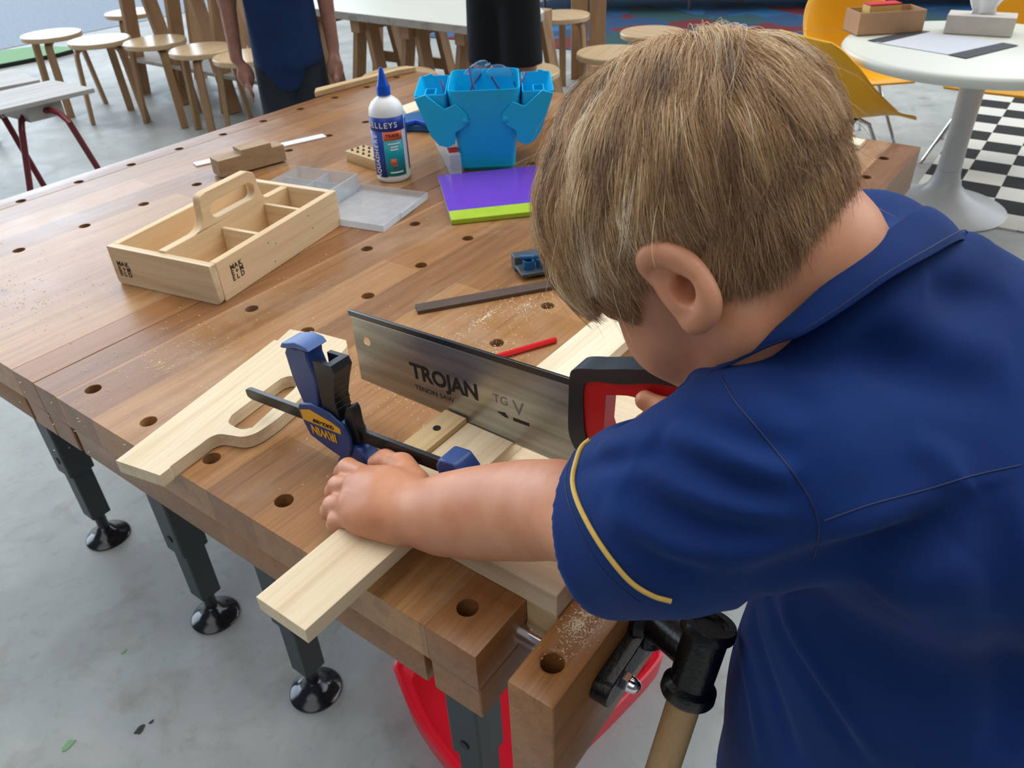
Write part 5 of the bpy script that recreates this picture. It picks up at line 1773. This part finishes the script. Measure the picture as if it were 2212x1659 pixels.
def wline(pts, amp, w):
    P = [hit(*p) for p in spline([np.array(p) for p in pts], 4)]
    P = [p for p in P if p is not None]
    if len(P) > 1: S_.wave(P, amp, w)


# folds of the cloth: grooves negative, ridges positive
for pts, amp, w in (
        ([(1470, 880), (1560, 930), (1640, 960), (1740, 985)], -.0034, .006),
        ([(1440, 925), (1520, 965), (1620, 1010), (1720, 1040)], .0034, .008),
        ([(1400, 960), (1500, 1010), (1620, 1060), (1740, 1085)], -.0042, .007),
        ([(1380, 1000), (1490, 1060), (1610, 1100), (1730, 1110)], .0030, .008),
        ([(1350, 1040), (1450, 1110), (1570, 1145), (1740, 1150)], -.0036, .007),
        ([(1300, 1090), (1400, 1160), (1520, 1195), (1700, 1190)], .0024, .008),
        ([(1330, 1140), (1430, 1215), (1540, 1235)], -.0022, .006),
        ([(1250, 1010), (1300, 1000), (1370, 990)], -.0022, .005),
        ([(1290, 965), (1350, 960), (1420, 950)], .0020, .006),
        ([(1760, 1150), (1900, 1125), (2010, 1090), (2100, 1040)], .0040, .010),
        ([(1600, 1262), (1760, 1225), (1900, 1185), (2020, 1135), (2105, 1065)], -.0070, .010),
        ([(2120, 1050), (2165, 1150), (2185, 1300), (2180, 1480), (2160, 1640)], -.0070, .008),
        ([(2150, 1060), (2195, 1180), (2208, 1300), (2205, 1480)], .0040, .009),
        ([(1655, 1270), (1690, 1380), (1780, 1520), (1870, 1650)], -.0034, .006),
        ([(1680, 1265), (1720, 1370), (1810, 1510), (1900, 1650)], .0030, .006),
        ([(1615, 1265), (1640, 1400), (1680, 1520), (1720, 1640)], -.0026, .006),
        ([(1590, 1270), (1605, 1400), (1630, 1520), (1650, 1650)], .0024, .006),
        ([(1900, 640), (1960, 700), (2060, 740), (2190, 760)], .0022, .010),
        ([(1840, 730), (1920, 790), (2040, 830), (2180, 850)], -.0026, .010),
        ([(1640, 800), (1700, 840), (1760, 900)], -.0022, .008),
        ([(2000, 620), (2080, 640), (2180, 640)], -.0022, .008),
        ([(1960, 950), (2040, 1000), (2060, 1060)], .0020, .007),
        ([(1900, 1290), (1990, 1270), (2090, 1200)], .0030, .014)):
    wline(pts, amp * 2.1, w * 1.25)
shirt = S_.build('shirt', 'shirt_cloth', boy, 2)
_v, _f = S_.mesh()
bvh1 = BVHTree.FromPolygons([tuple(p) for p in _v], [tuple(q) for q in _f.tolist()])
del S_


def on_shirt(name, pts, r, mat, off=0.0, par=None, n=6, sx=None):
    P = [hit(p[0], p[1], bvh1, off) for p in spline([np.array(p, float) for p in pts], n)]
    P = [p for p in P if p is not None]
    return MB().tube(P, r, 8, sx=sx).build(name, mat, par or shirt, smooth=60)


on_shirt('cuff_piping', [(1276, 952), (1258, 968), (1246, 1000), (1239, 1040), (1250, 1085), (1280, 1145), (1320, 1205), (1365, 1256), (1410, 1284), (1450, 1296)], .0016, 'piping_gold', .0008)
on_shirt('sleeve_seam', [(1556, 812), (1590, 870), (1640, 930), (1700, 1005), (1745, 1070), (1768, 1130), (1765, 1175), (1757, 1205)], .0005, 'navy_ink', .0001)
on_shirt('yoke_seam', [(1780, 1125), (1880, 1090), (2000, 1058), (2100, 1028), (2205, 1005)], .0005, 'navy_ink', .0001)
on_shirt('cuff_stitching', [(1262, 950), (1238, 980), (1222, 1030), (1230, 1090), (1262, 1165), (1310, 1240), (1380, 1300)], .0004, 'navy_ink', .0001)

# collar: a folded band standing round the neck
up_px = [(1560, 778, .452), (1625, 742, .432), (1690, 694, .418), (1770, 622, .410), (1850, 552, .412), (1925, 492, .425), (1990, 447, .448)]
lo_px = [(1545, 802, .440), (1660, 752, .418), (1735, 725, .402), (1830, 668, .396), (1920, 606, .398), (2010, 556, .410), (2083, 520, .438)]
up3 = [at(*p) for p in up_px]; lo3 = [at(*p) for p in lo_px]
hid_u = [at(1990, 470, .500), at(1900, 560, .535), at(1800, 660, .550), at(1690, 740, .545)]
hid_l = [at(2070, 560, .500), at(1960, 640, .550), at(1830, 730, .565), at(1700, 790, .560)]
Us = spline(up3 + hid_u, 6); Ls = spline(lo3 + hid_l, 6)
rows = []
for i, (u, l) in enumerate(zip(Us, Ls)):
    t = i / (len(Us) - 1)
    o_ = (np.array([0.17, -0.19, 0.28 + T]) - (u + l) / 2); o_ /= np.linalg.norm(o_)
    ins = u + o_ * .007 - np.array([0, 0, .003])
    row = [u + o_ * .009 + (l - u) * .62, ins + (l - u) * .15, u + o_ * .004 + (u - l) * .02, u - o_ * .0015 + (u - l) * .025, u * .8 + l * .2 - o_ * .0035, u * .45 + l * .55 - o_ * .0045, l - o_ * .001]
    rows.append(row)
col_m = MB().loft(rows, cap=False, closed=False).build('collar', 'shirt_cloth', shirt, smooth=70)
md = col_m.modifiers.new('s', 'SOLIDIFY'); md.thickness = 0.0016
md = col_m.modifiers.new('ss', 'SUBSURF'); md.levels = 1; md.render_levels = 2
MB().tube([u * .12 + l * .88 - 0.0045 * ((np.array([0.17, -0.19, 0.28 + T]) - (u + l) / 2) / np.linalg.norm((np.array([0.17, -0.19, 0.28 + T]) - (u + l) / 2))) for u, l in list(zip(Us, Ls))[:40]], .00035, 6).build('collar_stitching', 'navy_ink', shirt)

# shorts, socks and shoes
K = Field(np.arange(.02, .40, .008), np.arange(-.45, -.14, .008), np.arange(.25, T + .02, .008), .05)
K.chain([W3(.205, -.305, -.10), W3(.205, -.30, .0)], [.120, .115], .03, flat=(fl_, .85))
for sx_, ky in ((0.135, 0.0), (0.285, 0.02)):
    K.cone(W3(sx_, -.30, -.10), W3(sx_ + .005, -.27 + ky, -.34), .082, .078, .03)
K.plane_cut(W3(0, 0, -.34), (0, 0, -1))
K.plane_cut(W3(0, 0, -.06), (0, 0, 1))
K.build('shorts', 'dark_shorts', boy, 2)
for sx_ in (0.135, 0.285):
    MB().bar([(sx_, -.375, .026), (sx_ - .005, -.165, .022)], [.034, .040], [.026, .022], (1, 0, 0)).build('shoe', 'shoe_dark', boy, bev=0.014, seg=3)

# ------------------------------------------------------------------ the boy's hair
hc = HP(.003, .004, .031)
HR = np.array([.086, .071, .079])


def to_local(p):
    q_ = p - hc
    return np.stack([q_ @ hF, q_ @ hL, q_ @ hU], -1)


def to_world(q_):
    return hc + q_[..., 0:1] * hF + q_[..., 1:2] * hL + q_[..., 2:3] * hU


def scalp(n):
    out = []
    tot = 0
    while tot < n:
        d = RNG.normal(size=(n, 3)); d /= np.linalg.norm(d, axis=1)[:, None]
        p = d * HR * .985
        f, l, u = p[:, 0] - .004, np.abs(p[:, 1]), p[:, 2] + .028   # relative to the head origin
        front = np.interp(l, [0, .03, .05, .065, .075], [.070, .066, .058, .034, .030])   # forward limit of the hairline at the temple
        low = np.interp(f, [-.11, -.085, -.06, -.04, -.022, .0, .018, .030, .042, .06, .09], [-.030, -.044, -.048, -.026, .006, .014, .012, -.004, .020, .052, .072])
        keep = (u > low) & ~((f > front) & (u < .078))
        out.append(p[keep]); tot += keep.sum()
    return np.concatenate(out)[:n]


whorl = np.array([-.044, -.026, .062])


def grow(roots, length, seed):
    r = np.random.default_rng(seed)
    n = len(roots); K_ = 13
    P = np.zeros((n, K_, 3)); P[:, 0] = roots
    nrm = roots / HR ** 2; nrm /= np.linalg.norm(nrm, axis=1)[:, None]
    rad = roots - whorl
    rad -= (rad * nrm).sum(1)[:, None] * nrm; rad /= np.linalg.norm(rad, axis=1)[:, None] + 1e-9
    swirl = np.cross(nrm, rad)
    g = np.array([0, 0, -1.0]); gl = np.array([g @ hF, g @ hL, g @ hU])
    lift = r.uniform(.25, .65, n)[:, None]
    d = rad * 1.0 + swirl * .28 + nrm * lift + r.normal(size=(n, 3)) * .10
    d /= np.linalg.norm(d, axis=1)[:, None]
    step = (length / (K_ - 1))[:, None]
    curl = r.normal(size=(n, 3)) * .10
    hmax = r.uniform(.004, .017, n) * np.clip(length / .055, .25, 1.25)
    for k in range(1, K_):
        p = P[:, k - 1]
        nn2 = p / HR ** 2; nn2 /= np.linalg.norm(nn2, axis=1)[:, None]
        rr = p - whorl; rr -= (rr * nn2).sum(1)[:, None] * nn2; rr /= np.linalg.norm(rr, axis=1)[:, None] + 1e-9
        d = d * .78 + rr * .12 + gl * .11 + curl * (k / K_) + np.cross(nn2, rr) * .03
        d /= np.linalg.norm(d, axis=1)[:, None]
        q_ = p + d * step
        s_ = np.sqrt(((q_ / HR) ** 2).sum(1))
        t = k / (K_ - 1)
        want_lo = 1 + (.003 + hmax * .35 * np.sin(np.pi * min(t * 1.1, 1))) / .085
        want_hi = 1 + (.004 + hmax * (1.15 - .35 * t)) / .085
        s2 = np.clip(s_, want_lo, np.maximum(want_hi, want_lo + .001))
        nape = (roots[:, 0] < -.030) & (roots[:, 2] < -.012)
        s2 = np.where(nape, np.maximum(s_, 1.02), s2)
        tq = q_ * (s2 / s_)[:, None]
        q_ = q_ * .25 + tq * .75
        dd = q_ - p; L = np.linalg.norm(dd, axis=1)[:, None] + 1e-9
        d = dd / L
        P[:, k] = p + d * step
    return P


def hair_len(p, r):
    f, l, u = p[:, 0] - .004, np.abs(p[:, 1]), p[:, 2] + .028
    L = np.interp(u, [-.05, -.02, .02, .045, .07, .12], [.014, .020, .026, .046, .074, .090])
    L = L * np.interp(f, [-.1, -.03, .02, .07], [.78, .95, 1.02, 1.15])
    L = L + np.where((f < -.025) & (u < .012), .013, 0)
    return L * r.uniform(.62, 1.15, len(p))


NG, NH = 1300, 64000
gr = scalp(NG); rr_ = np.random.default_rng(3)
# big locks: guides themselves gather towards fewer lock centres
NB = 150
br_ = scalp(NB)
BL = grow(br_, hair_len(br_, rr_) * 1.1, 21)
G = grow(gr, hair_len(gr, rr_), 11)
K_ = G.shape[1]
t_ = np.linspace(0, 1, K_)[None, :, None]
nb_ = ((gr[:, None, :] - br_[None]) ** 2).sum(-1).argmin(1)
amt = rr_.uniform(.25, .8, NG)[:, None, None] * t_ ** 1.2
G = G * (1 - amt) + (BL[nb_] + (gr - br_[nb_])[:, None, :] * (1 - .55 * t_)) * amt
hr = scalp(NH)
Hs = grow(hr, hair_len(hr, rr_), 12)
near_g = np.empty(NH, int)
jit = hr + rr_.normal(size=hr.shape) * .0016
for i in range(0, NH, 4000):
    near_g[i:i + 4000] = ((jit[i:i + 4000, None, :] - gr[None]) ** 2).sum(-1).argmin(1)
HL = hair_len(hr, np.random.default_rng(5))
longw = np.clip((HL - .026) / .02, 0, 1)
cl_amt = (rr_.uniform(.55, .98, NH) * (.45 + .55 * longw))[:, None, None] * t_ ** .8
Gs = G[near_g]
off0 = (hr - gr[near_g])[:, None, :] * (1 - .80 * t_ ** .8)
Hs = Hs * (1 - cl_amt) + (Gs + off0) * cl_amt
tone = np.clip(.42 + rr_.normal(size=NB)[nb_][near_g] * .17 * longw + rr_.normal(size=NG)[near_g] * (.05 + .12 * longw) + rr_.normal(size=NH) * .13, 0, .97)
tone = tone + np.interp(hr[:, 2] + .035, [-.04, .03, .09], [-.10, -.03, .05])
tone[rr_.random(NH) < .03] += .35
# a few stray hairs standing away
stray = rr_.choice(NH, 800, replace=False)
Hs[stray] += (rr_.normal(size=(800, 1, 3)) * .009) * t_ ** 1.6
Wp = to_world(Hs)
# keep the ear free: push hairs that fall over it
pts = Wp.reshape(-1, 3)
cap = Field(np.arange(.02, .26, .003), np.arange(-.28, .06, .003), np.arange(T + .22, T + .50, .003), .03)
cap.ell(hc, AX, tuple(HR + .0025), 0)
for sg in (-1, 1):
    cap.ell(HP(.045, sg * .075, -.02), AX, (.060, .045, .045), .006, 'sub')
    cap.ell(HP(-.012, sg * .085, -.014), AX, (.034, .030, .032), .006, 'sub')
cap.ell(HP(.10, 0, -.01), AX, (.055, .12, .075), .006, 'sub')
cap.ell(HP(.02, 0, -.08), AX, (.085, .1, .075), .006, 'sub')
hair_cap = cap.build('hair', 'hair_under', boy, 2)
hcv = bpy.data.hair_curves.new('hair_strands')
hcv.add_curves([K_] * NH)
Wl = np.array(WM[boy.name].inverted())
pts = pts @ Wl[:3, :3].T + Wl[:3, 3]
hcv.points.foreach_set('position', pts.astype(np.float32).ravel())
rad_a = hcv.attributes.get('radius') or hcv.attributes.new('radius', 'FLOAT', 'POINT')
rad = np.tile(np.interp(np.linspace(0, 1, K_), [0, .6, 1], [.00012, .000105, .00004]), NH)
rad_a.data.foreach_set('value', rad.astype(np.float32))
ta_ = hcv.attributes.new('tone', 'FLOAT', 'CURVE')
ta_.data.foreach_set('value', np.clip(tone, 0, 1).astype(np.float32))
hcv.materials.append(MATS['hair'])
ho = bpy.data.objects.new('hair_strands', hcv); COL.objects.link(ho)
ho.parent = hair_cap
tag(ho, kind='stuff')
